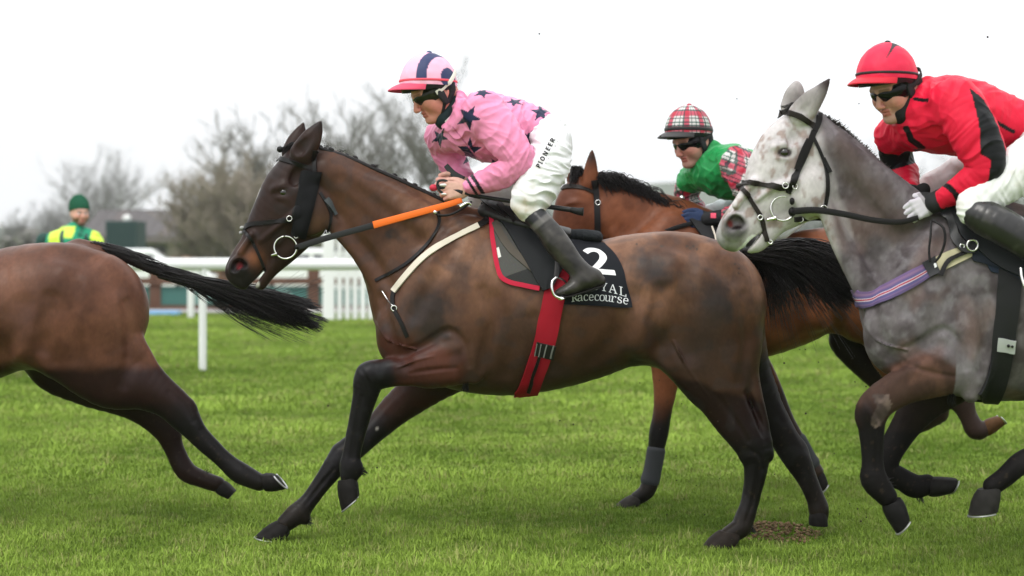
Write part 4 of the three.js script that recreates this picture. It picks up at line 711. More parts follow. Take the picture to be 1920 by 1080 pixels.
function goggles(g, m, o = {}) {
  const y0 = o.y ?? .012, grid = (rx, hgt, a, nn, off = 0, dy = 0) => { const top = [], nr = []; for (let i = 0; i <= nn; i++) { top.push([]); nr.push([]); const t = lerp(-a, a, i / nn); for (let j = 0; j <= 8; j++) { const s = j / 8 - .5, hh = hgt * (1 - .22 * Math.pow(Math.abs(t / a), 3) - .26 * Math.exp(-t * t * 30) * (s < 0 ? 1 : 0)), q = V(Math.cos(t) * rx - .004 - .012 * s * s * 4, y0 + dy + s * hh + .004 * Math.cos(t), Math.sin(t) * (rx - .021)); top[i].push(q); nr[i].push(V(Math.cos(t), 0, Math.sin(t))); } } return sheet(top, nr, .004); };
  const fr = grid(.1105, .064, 1.3, 40), ln = grid(.1135, .051, 1.14, 40, 0, .001); fr.applyMatrix4(m); ln.applyMatrix4(m);
  const go = part('goggles', fr, mat([.012, .012, .012], .45), g); part('lens', ln, o.lens ?? mat([.006, .006, .007], .12, { specularIntensity: .45 }), go);
  const hl = o.helmet ? new THREE.Matrix4().makeRotationZ(o.helmet[3] * Math.PI / 180).setPosition(o.helmet[0], o.helmet[1], o.helmet[2]) : null, hi = hl && hl.clone().invert();
  const st = []; for (let i = 0; i <= 44; i++) { const t = lerp(1.2, Math.PI * 2 - 1.2, i / 44), up = (o.rise ?? .03) * sstep(1.15, 2.75, t) * sstep(Math.PI * 2 - 1.15, Math.PI * 2 - 2.75, t), p = V(Math.cos(t) * .112 - .004, y0 + up, Math.sin(t) * .094); if (hl) { p.applyMatrix4(hi); const k = p.y > -.004 ? Math.hypot(p.x / .124, p.y / .136, p.z / .107) : 9; if (k < 1.035) p.multiplyScalar(1.035 / k); p.applyMatrix4(hl); } st.push(p); }
  const sg = rope(st, .005, .019, { n: 60, dep: V(0, 1, 0), flat: true }); sg.applyMatrix4(m); part('strap', sg, mat(o.strap ?? [.015, .015, .015], .7), go); return go;
}
function textTex(w, h, draw) { const c = document.createElement('canvas'); c.width = w; c.height = h; draw(c.getContext('2d'), w, h); const t = new THREE.CanvasTexture(c); t.colorSpace = THREE.SRGBColorSpace; t.anisotropy = 8; return t; }
const inset = (prims, d) => { const f = new Field(prims); f.off = d; return f; };

// --- rider in pink
const rider1 = thing('person', 'jockey in pink silks with navy stars and a pink and navy hooped cap', 'person');
{
  const Z = ZM, m = headFrame(819, 175, Z + .02, 30, 24), h = hp(Z, .18);
  const torso = [tube([[884, 243, 47, 0, 1.35], [906, 238, 62, .01, 1.32], [940, 244, 64, .01, 1.25], [978, 242, 51, 0, 1.3], [1004, 238, 37, 0, 1.55]], Z, { k: .03 }), tube([[828, 256, 29, -.15, .8], [866, 247, 37, 0, .8], [906, 211, 39, .17, .8]], Z, { k: .03 })];
  const armN = tube([[908, 212, 39, .185, .85], [932, 240, 38, .21, .85], [955, 272, 36, .235, .85], [972, 301, 30, .245, .9], [945, 324, 27, .225, .9], [912, 339, 23, .19, .9], [884, 348, 16, .155, 1]], Z, { k: .03 });
  const armF = tube([[826, 258, 28, -.17, .9], [836, 280, 28, -.2, .9], [856, 316, 27, -.2, .9], [868, 332, 20, -.14, .95], [864, 344, 15, -.09, 1]], Z, { k: .03 });
  const collar = tube([[862, 182, 11, .0, 3.4], [861, 204, 12, .03, 2.8], [853, 226, 11, .05, 2.2], [838, 238, 9, .05, 2]], Z, { k: .018 });
  const jf = new Field([torso, collar, armN, armF], silk(.75, -.66, .0092, 13), .014);
  const stars = [[821, 252, 19, .3, 1], [879, 222, 25, .2, 1], [880, 281, 25, -.25, 1], [905, 176, 19, .1, .62], [965, 188, 19, .5, .6], [988, 260, 22, .3, 1], [1014, 208, 20, .9, 1], [930, 306, 18, .4, .7], [935, 215, 0, 0, 1]];
  const jc = (x, y, z) => {
    const [hx, hy] = h(x, y), near = primD(armN, x, y, z), t = Math.min(primD(torso[0], x, y, z), primD(torso[1], x, y, z));
    let c = [.76, .25, .42];
    for (const [a, b, R, rot, sy] of stars) if (R && (a < 900 || near > t - .004 || hy < 205) && starIn(hx - a, (hy - b) / sy, R, rot)) c = [.014, .018, .05];
    const u = (hx - 884) * .85 - (hy - 347) * .53;
    if (hx < 912 && hy > 318 && near < t && z > Z + .05) { if (Math.abs(u + 1) < 2.6 || Math.abs(u - 10) < 3.4) c = [.012, .012, .018]; }
    if (segdist(hx, hy, [848, 236], [905, 308]) < 1.2 && near > t) c = [.5, .13, .25];
    return dull(c, x, y, z, .05);
  };
  const jacket = part('jacket', meshField(jf, .004, jc), vmat(.36, { sheen: .12, sheenRoughness: .35, sheenColor: new THREE.Color(1, .8, .9), specularIntensity: .4 }), rider1);
  const pelvis = tube([[1000, 244, 36, 0, 1.5], [1026, 258, 42, 0, 1.6], [1038, 272, 34, 0, 1.7]], Z, { k: .03 });
  const thighN = tube([[1034, 268, 36, .13, 1], [1027, 308, 42, .19, .9], [1007, 350, 40, .235, .85], [991, 378, 34, .25, .85], [998, 394, 24, .255, .9]], Z, { k: .04 });
  const thighF = tube([[1030, 280, 38, -.13, 1], [985, 330, 42, -.2, .85], [935, 362, 38, -.24, .85], [910, 372, 32, -.25, .85], [925, 392, 24, -.26, .9]], Z, { k: .04 });
  const bf = new Field([pelvis, thighN, thighF], silk(.4, .9, .0085, 15), .012);
  const bc = (x, y, z) => { const [hx, hy] = h(x, y); let c = [.74, .74, .75]; const mud = fbm(x * 14, y * 14, z * 14, 4); c = mixc(c, [.5, .42, .32], clamp(sstep(345, 400, hy) * .8 * (mud + .5) + .2 * sstep(.35, .6, mud), 0, .8)); if (Math.hypot(hx - 1022, hy - 226) < 16) c = mixc(c, [.02, .02, .05], .0); return dull(c, x, y, z, .04); };
  part('breeches', meshField(bf, .0045, bc), vmat(.75, { sheen: .2 }), rider1);
  const bootRows = s => [tube([[1000, 402, 21, .262 * s, .9], [1022, 426, 22, .29 * s, .95], [1046, 458, 24, .315 * s, .95], [1070, 489, 20.5, .33 * s, .95], [1092, 512, 20, .335 * s, .95], [1104, 522, 20, .335 * s, .95]].map(q => s > 0 ? q : [q[0] - 40, q[1] - 5, ...q.slice(2)]), Z, { k: .015 }),
    tube([[1114, 524, 17, .335 * s, .9], [1088, 533, 17, .34 * s, 1], [1062, 545, 12, .345 * s, 1.5], [1048, 550, 8, .345 * s, 1.8]].map(q => s > 0 ? q : [q[0] - 40, q[1] - 5, ...q.slice(2)]), Z, { k: .03 }), tube([[1122, 532, 9, .335 * s, 1.3], [1127, 527, 9, .335 * s, 1.3]].map(q => s > 0 ? q : [q[0] - 40, q[1] - 5, ...q.slice(2)]), Z, { k: .01 })];
  const wr = (x, y, z) => .0022 * noise(x * 20 + y * 25, y * 8 - x * 8, z * 20) - .003 * Math.max(0, noise(x * 16, y * 30, z * 9)) * sstep(.98, .82, y) ;
  const bootc = (x, y, z) => { const [hx, hy] = h(x, y), u = (hx - 1012) * .62 + (hy - 410) * .78; let c = [.013, .0115, .0105]; const d = fbm(x * 18, y * 18, z * 18, 3); c = mixc(c, [.055, .048, .04], clamp(.6 * sstep(0, 10, u) * (.55 + d), 0, .7)); if (u < 2) c = [.01, .01, .012]; c = mixc(c, [.16, .15, .14], .5 * sstep(8, 3, Math.abs(u - 6))); return dull(c, x, y, z, .1); };
  const bfN = new Field(bootRows(1), wr, .004), bfF = new Field(bootRows(-1), wr, .004);
  const bN = part('boot', meshField(bfN, .0045, bootc), vmat(.34, { clearcoat: .15, clearcoatRoughness: .25 }), rider1); part('boot', meshField(bfF, .006, bootc), bN.material, rider1);
  part('sole', rope([P(1044, 556, .345), P(1066, 556, .345), P(1090, 549, .34), P(1112, 542, .335), P(1132, 536, .335)], .008, .075, { dep: V(0, 0, 1), flat: true }), MAT.leather, bN);
  // figure inside the clothes, head and hands
  const body = mergeGeometries([ready(paint(meshField(inset([torso, armN, armF, pelvis, thighN, thighF, bootRows(1), bootRows(-1)], .014), .013), () => [.56, .29, .22])), ready(headGeo(m, { skin: [.60, .265, .205] })),
    ready(handGeo(857, 356, Z + .135, V(-1, -.12, -.05), V(.1, 1, -.1), handSkin, -1)), ready(handGeo(850, 346, Z - .06, V(-1, -.1, .1), V(.1, 1, .1), handSkin, 1))]);
  part('body', body, vmat(.5, { specularIntensity: .5 }), rider1);
  part('neck_cloth', meshField(new Field([tube([[850, 194, 17, .02, 1.25], [840, 212, 20, .02, 1.25], [834, 224, 20, .02, 1.25]], Z, { k: .01 })]), .005), mat([.012, .025, .028], .8), rider1);
  const ring = V(-.058, .02, .088);
  helmet(rider1, m, [.016, .05, 0], 30, (x, y, z) => { const a = Math.hypot(x - ring.x, y - ring.y, Math.abs(z) - ring.z); const navy = a < .046 || (a > .104 && a < .142 && y > .012); return navy ? [.03, .04, .11] : [.82, .42, .56]; }, { peakColor: [.62, .06, .12], band: [.75, .08, .12], button: [.06, .075, .16] });
  goggles(rider1, m, { lens: mat([.02, .02, .012], .12, { specularIntensity: .5 }), strap: [.7, .68, .6], rise: .035, helmet: [.016, .05, 0, 30] });
  // print on the thigh
  const tx = textTex(1024, 256, (k, w, hh) => { k.clearRect(0, 0, w, hh); k.fillStyle = '#0a0a0c'; k.font = 'bold 168px sans-serif'; k.textAlign = 'center'; k.textBaseline = 'middle'; k.setTransform(1, 0, 0, 1, 0, 0); const s = 'PIONEER', W = [92, 40, 128, 118, 96, 96, 100]; let X = 40; for (let i = 0; i < 7; i++) { k.fillText(s[i], X + W[i] / 2 + 10, 92); X += W[i] + 34; } k.fillStyle = 'rgba(120,120,125,0.75)'; k.font = '48px sans-serif'; [...'RACING'].forEach((c, i) => k.fillText(c, 250 + i * 130, 216)); });
  const bq = new Field([pelvis, thighN]); const pr = patch(bf, (u, v) => { const a = lerp(1007, 1041, u), b = lerp(317, 254, u); return [a - 6 + v * 19 * .88, b - 3 + v * 19 * .47]; }, 34, 10, { off: .0028, thick: .001 });
  { const p = pr.attributes.uv; for (let i = 0; i < p.count; i++) p.setY(i, 1 - p.getY(i)); }
  part('printed_lettering', pr, mat(0xffffff, .7, { map: tx, transparent: true }), rider1);
  // small printed label at the throat
  const nk = textTex(128, 96, (k, w, hh) => { k.fillStyle = '#d8d6d2'; k.fillRect(0, 0, w, hh); k.fillStyle = '#222'; k.font = 'bold 60px sans-serif'; k.textAlign = 'center'; k.fillText('MKR', 64, 68); });
  part('neck_label', patch(new Field([tube([[850, 194, 17, .02, 1.25], [840, 212, 20, .02, 1.25], [834, 224, 20, .02, 1.25]], Z, { k: .01 })]), (u, v) => [lerp(836, 851, u) - 2 + v * 3, lerp(230, 215, u) - 3 + v * 10], 6, 6, { off: .004, thick: .002 }), mat(0xffffff, .8, { map: nk }), rider1);
  anchor(rider1, P(1050, 620, Z)); horse1.userData.rider = 0; delete horse1.userData.rider;
}
// --- rider in red
const rider2 = thing('person', 'jockey in red silks with black sleeve panels and a red cap, on the grey', 'person');
{
  const Z = ZG, m = headFrame(1682, 170, Z + .02, 25, 35), h = hp(Z, .24);
  const torso = [tube([[1732, 224, 56, 0, 1.25], [1750, 216, 69, 0, 1.25], [1800, 218, 74, .01, 1.2], [1858, 228, 60, 0, 1.2], [1905, 234, 46, 0, 1.35], [1932, 240, 38, 0, 1.5]], Z, { k: .03 }), tube([[1676, 252, 35, -.16, .8], [1724, 234, 38, 0, .8], [1792, 192, 44, .19, .8]], Z, { k: .04 })];
  const armN = tube([[1794, 196, 47, .2, .85], [1816, 232, 48, .23, .85], [1838, 275, 44, .255, .85], [1848, 314, 33, .265, .9], [1820, 342, 29, .24, .9], [1790, 362, 24, .2, .9], [1764, 374, 18, .165, 1]], Z, { k: .03 });
  const armF = tube([[1676, 258, 32, -.18, .9], [1680, 290, 31, -.22, .9], [1692, 318, 29, -.22, .9], [1702, 342, 20, -.14, .95], [1706, 356, 17, -.08, 1]], Z, { k: .03 });
  const collar = tube([[1738, 156, 12, .0, 2.4], [1738, 182, 13, .02, 2.0], [1728, 210, 12, .04, 1.7], [1706, 228, 9, .05, 1.6]], Z, { k: .02 });
  const jf = new Field([torso, collar, armN, armF], silk(.7, -.7, .0078, 12), .014);
  const panel = [[1815, 165], [1842, 188], [1858, 218], [1872, 260], [1884, 300], [1888, 325], [1864, 350], [1841, 358], [1846, 302], [1827, 292], [1826, 247], [1822, 210]];
  const jc = (x, y, z) => {
    const [hx, hy] = h(x, y), near = primD(armN, x, y, z), far = primD(armF, x, y, z), t = Math.min(primD(torso[0], x, y, z), primD(torso[1], x, y, z));
    let c = [.66, .012, .042]; const K = [.008, .0085, .0095];
    if (z > Z + .1 && inPoly(hx, hy, panel)) c = K;
    else if (near < t) { const u = (hx - 1768) * .8 - (hy - 372) * .6; if (Math.abs(u - 22) < 4.5) c = K; }
    else if (far < t && hx > 1660 + (300 - hy) * .7 && hy > 262) { c = K; if (hy > 316 - (hx - 1690) * .3) c = [.66, .012, .042]; }
    else { const L = [[[1758, 196], [1764, 178]], [[1764, 178], [1782, 166]], [[1782, 166], [1808, 163]], [[1808, 163], [1836, 178]], [[1730, 180], [1752, 187]], [[1752, 187], [1758, 196]], [[1852, 214], [1916, 243]], [[1716, 233], [1728, 256]], [[1728, 256], [1752, 272]], [[1664, 224], [1678, 246]]]; for (const [a, b] of L) if (segdist(hx, hy, a, b) < 3.6) c = K; if (hy < 141 && hx > 1727 && hx < 1742) c = K; }
    return dull(c, x, y, z, .05);
  };
  part('jacket', meshField(jf, .0042, jc), vmat(.45, { sheen: .08, sheenRoughness: .4, sheenColor: new THREE.Color(1, .7, .75), specularIntensity: .3 }), rider2);
  const pelvis = tube([[1915, 250, 38, 0, 1.5], [1945, 262, 46, 0, 1.55], [1962, 280, 38, 0, 1.6]], Z, { k: .03 });
  const thighN = tube([[1955, 280, 42, .13, 1], [1920, 312, 46, .2, .9], [1865, 352, 40, .245, .85], [1828, 382, 32, .265, .85], [1818, 396, 24, .27, .9]], Z, { k: .04 });
  const thighF = tube([[1950, 285, 42, -.13, 1], [1860, 310, 44, -.22, .85], [1775, 342, 36, -.27, .85], [1742, 362, 30, -.28, .85], [1745, 384, 24, -.28, .9]], Z, { k: .04 });
  const bc = (x, y, z) => { const mud = fbm(x * 12, y * 12, z * 12, 4); return dull(mixc([.74, .74, .73], [.5, .46, .38], .35 * sstep(.2, .6, mud)), x, y, z, .04); };
  part('breeches', meshField(new Field([pelvis, thighN, thighF], silk(-.6, .8, .008, 11), .012), .0048, bc), vmat(.78, { sheen: .2 }), rider2);
  const boots = s => [tube([[1824, 398, 25, .275 * s, .9], [1846, 408, 33, .295 * s, .85], [1896, 434, 34, .33 * s, .85], [1950, 472, 28, .345 * s, .9], [1990, 505, 21, .35 * s, .95], [2006, 520, 20, .35 * s, .95]], Z, { k: .02 }), tube([[2020, 524, 18, .35 * s, .9], [1985, 538, 17, .355 * s, 1], [1952, 552, 11, .36 * s, 1.6]], Z, { k: .03 })];
  const bootc = (x, y, z) => { const d = fbm(x * 20, y * 20, z * 20, 3); return dull(mixc([.016, .015, .015], [.06, .055, .05], .5 * sstep(.15, .6, d)), x, y, z, .1); };
  for (const s of [1, -1]) part('boot', meshField(new Field(boots(s), (x, y, z) => .002 * noise(x * 18 + y * 20, y * 9, z * 18), .003), .0055, bootc), vmat(.28, { clearcoat: .35, clearcoatRoughness: .3 }), rider2);
  const glove = (x, y, z) => x < -.012 ? [.018, .018, .018] : x > -.012 && x < .0 && z > -.01 ? [.3, .28, .3] : [.55, .52, .57];
  const body = mergeGeometries([ready(paint(meshField(inset([torso, armN, armF, pelvis, thighN, thighF, boots(1), boots(-1)], .014), .014), () => [.56, .29, .22])), ready(headGeo(m, { skin: [.54, .3, .235], stubble: 1 }))]);
  part('body', body, vmat(.5, { specularIntensity: .5 }), rider2);
  part('glove', handGeo(1733, 386, Z + .15, V(-.85, -.45, -.05), V(-.35, .9, -.1), glove, -1, 1.02), vmat(.75), rider2); part('glove', handGeo(1700, 370, Z - .05, V(-.9, -.4, .1), V(-.3, .9, .1), glove, 1), vmat(.75), rider2);
  { const cf = new Field([tube([[1774, 370, 21, .165, 1], [1752, 380, 20, .155, 1]], Z, { k: .01 })]); part('glove_cuff', meshField(cf, .005), mat([.016, .016, .017], .75), rider2);
    const kp = textTex(128, 96, (k, w, hh) => { k.clearRect(0, 0, w, hh); k.fillStyle = '#d9a546'; k.font = 'bold 84px sans-serif'; k.textAlign = 'center'; k.textBaseline = 'middle'; k.fillText('KP', 64, 50); }); part('cuff_print', patch(cf, (u, v) => [lerp(1757, 1769, u) + v * 3, lerp(368, 361, u) + v * 9], 5, 5, { zh: Z, off: .003, thick: .001 }), mat(0xffffff, .6, { map: kp, transparent: true }), rider2); }
  part('neck_cloth', meshField(new Field([tube([[1720, 178, 22, .035, 1.2], [1708, 198, 25, .045, 1.2], [1694, 213, 22, .045, 1.2]], Z, { k: .01 })]), .005), mat([.012, .012, .012], .8), rider2);
  helmet(rider2, m, [.032, .064, 0], 25, (x, y, z) => { const th = Math.atan2(Math.hypot(x / .124, z / .107), y / .136), ph = Math.atan2(z, x); const sd = Math.abs(Math.abs(ph) - 1.6), t0 = .36 + .95 * sd * sd; return sd < .88 && Math.abs(th - t0) < .15 * (1 - Math.pow(sd / .88, 2)) + .012 && th > .02 ? [.02, .02, .024] : (th < .12 ? [.02, .02, .024] : [.66, .016, .06]); }, { peakColor: [.55, .012, .03], band: [.02, .018, .02], button: [.015, .015, .015] });
  goggles(rider2, m, {});
  anchor(rider2, P(1950, 600, Z));
}
// --- rider in green
const rider3 = thing('person', 'jockey in green with tartan sleeves and tartan cap, riding behind', 'person');
{
  const Z = ZB, m = headFrame(1301, 268, Z + .02, 22, 36), h = hp(Z, .18);
  const torso = [tube([[1322, 316, 32, -.02, 1.3], [1352, 322, 48, 0, 1.3], [1398, 330, 50, .01, 1.3], [1440, 340, 42, 0, 1.3], [1472, 348, 34, 0, 1.5]], Z, { k: .03 }), tube([[1296, 336, 25, -.16, .8], [1335, 316, 34, 0, .8], [1374, 304, 34, .17, .8]], Z, { k: .04 })];
  const armN = tube([[1382, 308, 33, .2, .85], [1398, 340, 32, .24, .85], [1410, 376, 26, .25, .9], [1385, 398, 21, .22, .9], [1356, 408, 15, .18, 1]], Z, { k: .025 });
  const armF = tube([[1296, 340, 25, -.18, .9], [1288, 368, 24, -.22, .9], [1300, 390, 22, -.2, .9], [1312, 402, 15, -.13, .95]], Z, { k: .025 });
  const collar = tube([[1336, 276, 13, .02, 1.7], [1322, 300, 17, .02, 1.6]], Z, { k: .02 });
  const jc = (x, y, z) => { const [hx, hy] = h(x, y), n = primD(armN, x, y, z), f = primD(armF, x, y, z), t = Math.min(primD(torso[0], x, y, z), primD(torso[1], x, y, z), primD(collar, x, y, z));
    if (n < t - .003 || f < t - .003) { const s = n < t; const a = s ? 1.15 : 1.9, u = x * Math.cos(a) + y * Math.sin(a), v = -x * Math.sin(a) + y * Math.cos(a) + z * .8; return dull(tartan(u / .085 + .2, v / .085), x, y, z, .05); }
    return dull([.022, .27, .075], x, y, z, .06); };
  part('jacket', meshField(new Field([torso, collar, armN, armF], silk(.7, -.7, .009, 13), .014), .005, jc), vmat(.36, { sheen: .1, sheenRoughness: .35, sheenColor: new THREE.Color(.7, 1, .8), specularIntensity: .4 }), rider3);
  const pelvis = tube([[1462, 356, 34, 0, 1.5], [1488, 368, 38, 0, 1.55], [1498, 382, 32, 0, 1.6]], Z, { k: .03 });
  const thighN = tube([[1494, 380, 34, .13, 1], [1465, 410, 36, .2, .9], [1425, 432, 31, .245, .85], [1406, 444, 26, .26, .85]], Z, { k: .04 });
  const thighF = tube([[1490, 385, 34, -.13, 1], [1410, 392, 34, -.22, .85], [1340, 408, 28, -.27, .85], [1322, 424, 24, -.28, .85]], Z, { k: .04 });
  part('breeches', meshField(new Field([pelvis, thighN, thighF], silk(-.6, .8, .006, 13), .01), .0065, (x, y, z) => dull([.66, .69, .71], x, y, z, .05)), vmat(.75), rider3);
  const boots = s => [tube([[1410, 446, 23, .27 * s, .9], [1440, 470, 24, .3 * s, .95], [1476, 512, 18, .33 * s, .95], [1484, 522, 17, .33 * s, .95]], Z, { k: .02 }), tube([[1492, 524, 14, .335 * s, .9], [1462, 536, 13, .34 * s, 1], [1440, 545, 8, .34 * s, 1.6]], Z, { k: .03 })];
  for (const s of [1, -1]) part('boot', meshField(new Field(boots(s)), .008), mat([.018, .017, .017], .35), rider3);
  const body = mergeGeometries([ready(paint(meshField(inset([torso, armN, armF, pelvis, thighN, thighF, boots(1), boots(-1)], .014), .015), () => [.56, .29, .22])), ready(headGeo(m, { skin: [.58, .29, .23], stubble: 1 }))]);
  part('body', body, vmat(.5, { specularIntensity: .5 }), rider3);
  const glove = x => x < -.03 ? [.014, .014, .016] : [.02, .035, .085];
  part('glove', handGeo(1308, 413, Z + .13, V(-1, -.15, -.05), V(-.1, 1, -.1), glove, -1, 1.12), vmat(.8), rider3); part('glove', handGeo(1296, 404, Z - .06, V(-1, -.1, .1), V(-.1, 1, .1), glove, 1, 1.05), vmat(.8), rider3);
  { const cf = new Field([tube([[1350, 408, 15, .18, 1], [1328, 411, 14, .15, 1]], Z, { k: .01 })]); const cu = part('glove_cuff', meshField(cf, .006), mat([.014, .014, .016], .75), rider3); part('cuff_patch', patch(cf, (u, v) => [lerp(1333, 1343, u), 400 + v * 9], 4, 4, { zh: Z, off: .003, thick: .002 }), mat([.7, .08, .14], .7), cu); }
  part('neck_cloth', meshField(new Field([tube([[1326, 286, 17, .02, 1.1], [1316, 302, 19, .02, 1.1]], Z, { k: .01 })]), .006), mat([.1, .28, .17], .8), rider3);
  helmet(rider3, m, [.014, .06, 0], 22, (x, y, z) => { const ph = Math.atan2(z, x), th = Math.atan2(Math.hypot(x, z), y); return Math.abs(Math.abs(ph) - 1.75) < .03 / Math.max(th, .2) ? [.015, .015, .015] : tartan(ph * .11 / .085 + .1, y / .08); }, { peakColor: [.04, .038, .038], band: [.02, .02, .02], bandH: .016, button: [.4, .03, .06] });
  goggles(rider3, m, {});
  anchor(rider3, P(1440, 560, Z));
}

// ---------------------------------------------------------------- tack
const uvPort = g => { const u = g.attributes.uv; for (let i = 0; i < u.count; i++) { const a = u.getX(i), b = u.getY(i); u.setXY(i, b, 1 - a); } return g; };
function ringAt(f, px, py, R, r, zh, off = .012) { const h = f.hit(px, py, 0, 1.2, -1.2, zh), t = new THREE.TorusGeometry(R, r, 10, 48); t.translate(h.p.x, h.p.y, h.p.z + off); return t; }
function bead(p, r, s = [1, 1, 1]) { const g = new THREE.SphereGeometry(r, 14, 10); g.scale(...s); g.translate(p.x, p.y, p.z); return g; }
const at = (f, x, y, zh, off = .006) => { const h = f.hit(x, y, 0, 1.2, -1.2, zh); return h.p.addScaledVector(h.n, off); };
const clothMat = (c, r = .85) => mat(c, r, { sheen: .25, sheenColor: new THREE.Color(.5, .5, .5) });

// leading horse: bridle with cheekpieces and reins
const bridle1 = thing('bridle', 'black bridle with dark cheekpieces and orange rein on the leading brown horse', 'bridle');
{
  const f = field1, S = (path, w, o) => strap(f, path, w, { n: 30, ...o });
  part('browband', S([[514, 295], [528, 299], [556, 306], [584, 316]], 8, { off: .008 }), MAT.leather, bridle1);
  part('headpiece', merge([S([[590, 282], [589, 300], [590, 322]], 9, { off: .008 }), S([[568, 322], [560, 360], [549, 408]], 4, { off: .006 })]), MAT.leather, bridle1);
  const ck = patch(f, between([[567, 321], [556, 380], [545, 440]], [[604, 323], [590, 384], [574, 446]]), 26, 10, { off: .022, thick: .024, lift: (u, v) => -.012 * Math.pow(Math.abs(v - .5) * 2, 4) + .0015 * Math.sin(u * 140) * Math.sin(v * 60) });
  part('cheekpiece', ck, mat([.006, .006, .007], .95, { sheen: .15 }), bridle1);
  part('noseband', S([[449, 434], [457, 428], [470, 421], [500, 417], [545, 412]], 8, { off: .007 }), MAT.leather, bridle1);
  part('flash_strap', S([[458, 431], [470, 448], [482, 470], [490, 490], [497, 508]], 5.5, { off: .007 }), MAT.leather, bridle1);
  part('nose_pad', merge([bead(at(f, 456, 428, ZM, .012), .011, [1, .8, 1]), bead(at(f, 453, 437, ZM, .01), .008)]), clothMat([.3, .3, .29]), bridle1);
  part('buckle', merge([ringAt(f, 543, 410, .011, .0022, ZM, .008), ringAt(f, 556, 443, .008, .002, ZM, .016), ringAt(f, 614, 437, .008, .0025, ZM, .008), ringAt(f, 570, 333, .005, .0018, ZM, .01)]), MAT.steel, bridle1);
  const tl = part('throat_strap', S([[600, 362], [612, 382], [620, 402], [618, 424], [612, 440]], 5, { off: .007 }), MAT.leather, bridle1);
  part('keeper', S([[610, 374], [620, 386], [630, 403]], 9, { off: .012, n: 10 }), mat([.06, .07, .075], .35), tl);
  const bit = part('bit_ring', ringAt(f, 536, 464, .0475, .0042, ZM, .012), MAT.steel, bridle1);
  const b0 = at(f, 509, 478, ZM, .008), b1 = at(f, 522, 475, ZM, .016); part('bit_mouthpiece', rope([b0, b0.clone().lerp(b1, .5), b1], t => .011 + .008 * t, t => .011 + .008 * t, { n: 10 }), MAT.steel, bit);
  const r0 = at(f, 558, 462, ZM, .02);
  part('rein_joint', merge([bead(P(558, 463, r0.z), .012, [1.3, 1, .8]), bead(P(570, 461, r0.z + .01), .010, [.7, 1.3, 1])]), MAT.leather, bridle1);
  const rb = [P(560, 463, .09), P(600, 450, .115), P(650, 436, .135), P(702, 422, .145)], ro = [P(700, 422, .146), P(755, 407, .15), P(810, 392, .152), P(842, 383, .15), P(866, 375, .14)];
  const re = part('rein', rope(rb, .026, .007, { flat: true, n: 40 }), mat([.02, .02, .021], .6), bridle1);
  part('rubber_grip', rope(ro, t => .031 - .007 * t, .009, { flat: true, n: 60 }), MAT.orange, re);
  part('rein', rope([P(545, 460, -.09), P(640, 440, -.13), P(760, 406, -.14), P(850, 360, -.07)], .024, .007, { flat: true, n: 40 }), MAT.leather, bridle1);
  part('rein_loop', rope([P(815, 400, .16), P(828, 404, .165), P(848, 401, .168), P(868, 390, .165), P(884, 378, .15)], .0105, .008, { n: 40 }), MAT.leather, bridle1);
  part('rein_stop', bead(P(816, 398, .16), .010), MAT.steel, bridle1); part('rein_buckle', rope([P(862, 388, .17), P(878, 380, .165), P(884, 384, .16)], .012, .01), MAT.steel, bridle1);
  part('rein_end', rope([P(836, 310, -.03), P(850, 326, -.02), P(868, 338, -.01)], t => .022 + .014 * t, .008, { flat: true }), mat([.03, .034, .034], .6), bridle1);
  anchor(bridle1, P(536, 464, 0));
}
const breast1 = thing('breastplate', 'cream elastic breastplate across the brown shoulder with black neck strap', 'breastplate');
{
  const f = field1, S = (path, w, o) => strap(f, path, w, { n: 40, ...o });
  part('elastic_strap', S([[908, 418], [870, 436], [826, 460], [790, 487], [762, 517], [738, 547]], 10, { off: .009, thick: .006 }), MAT.elastic, breast1);
  part('leather_end', merge([S([[926, 407], [914, 414], [897, 424]], 11, { off: .012, n: 10 }), S([[741, 542], [737, 560], [740, 580], [752, 604], [764, 632]], 7, { off: .008 })]), MAT.leather, breast1);
  part('neck_strap', S([[820, 398], [823, 416], [814, 440], [795, 466], [762, 495], [726, 515], [704, 526]], 5.5, { off: .008 }), MAT.leather, breast1);
  part('strap_ring', merge([ringAt(f, 739, 578, .011, .003, ZM, .01), rope([at(f, 718, 545, ZM, .008), at(f, 728, 560, ZM, .008), at(f, 738, 574, ZM, .01)], .006, .006)]), MAT.steel, breast1);
  anchor(breast1, P(738, 577, .1));
}
const cloth1 = thing('number_cloth', 'black number cloth with a white 2 under the saddle of the leading horse', 'number cloth');
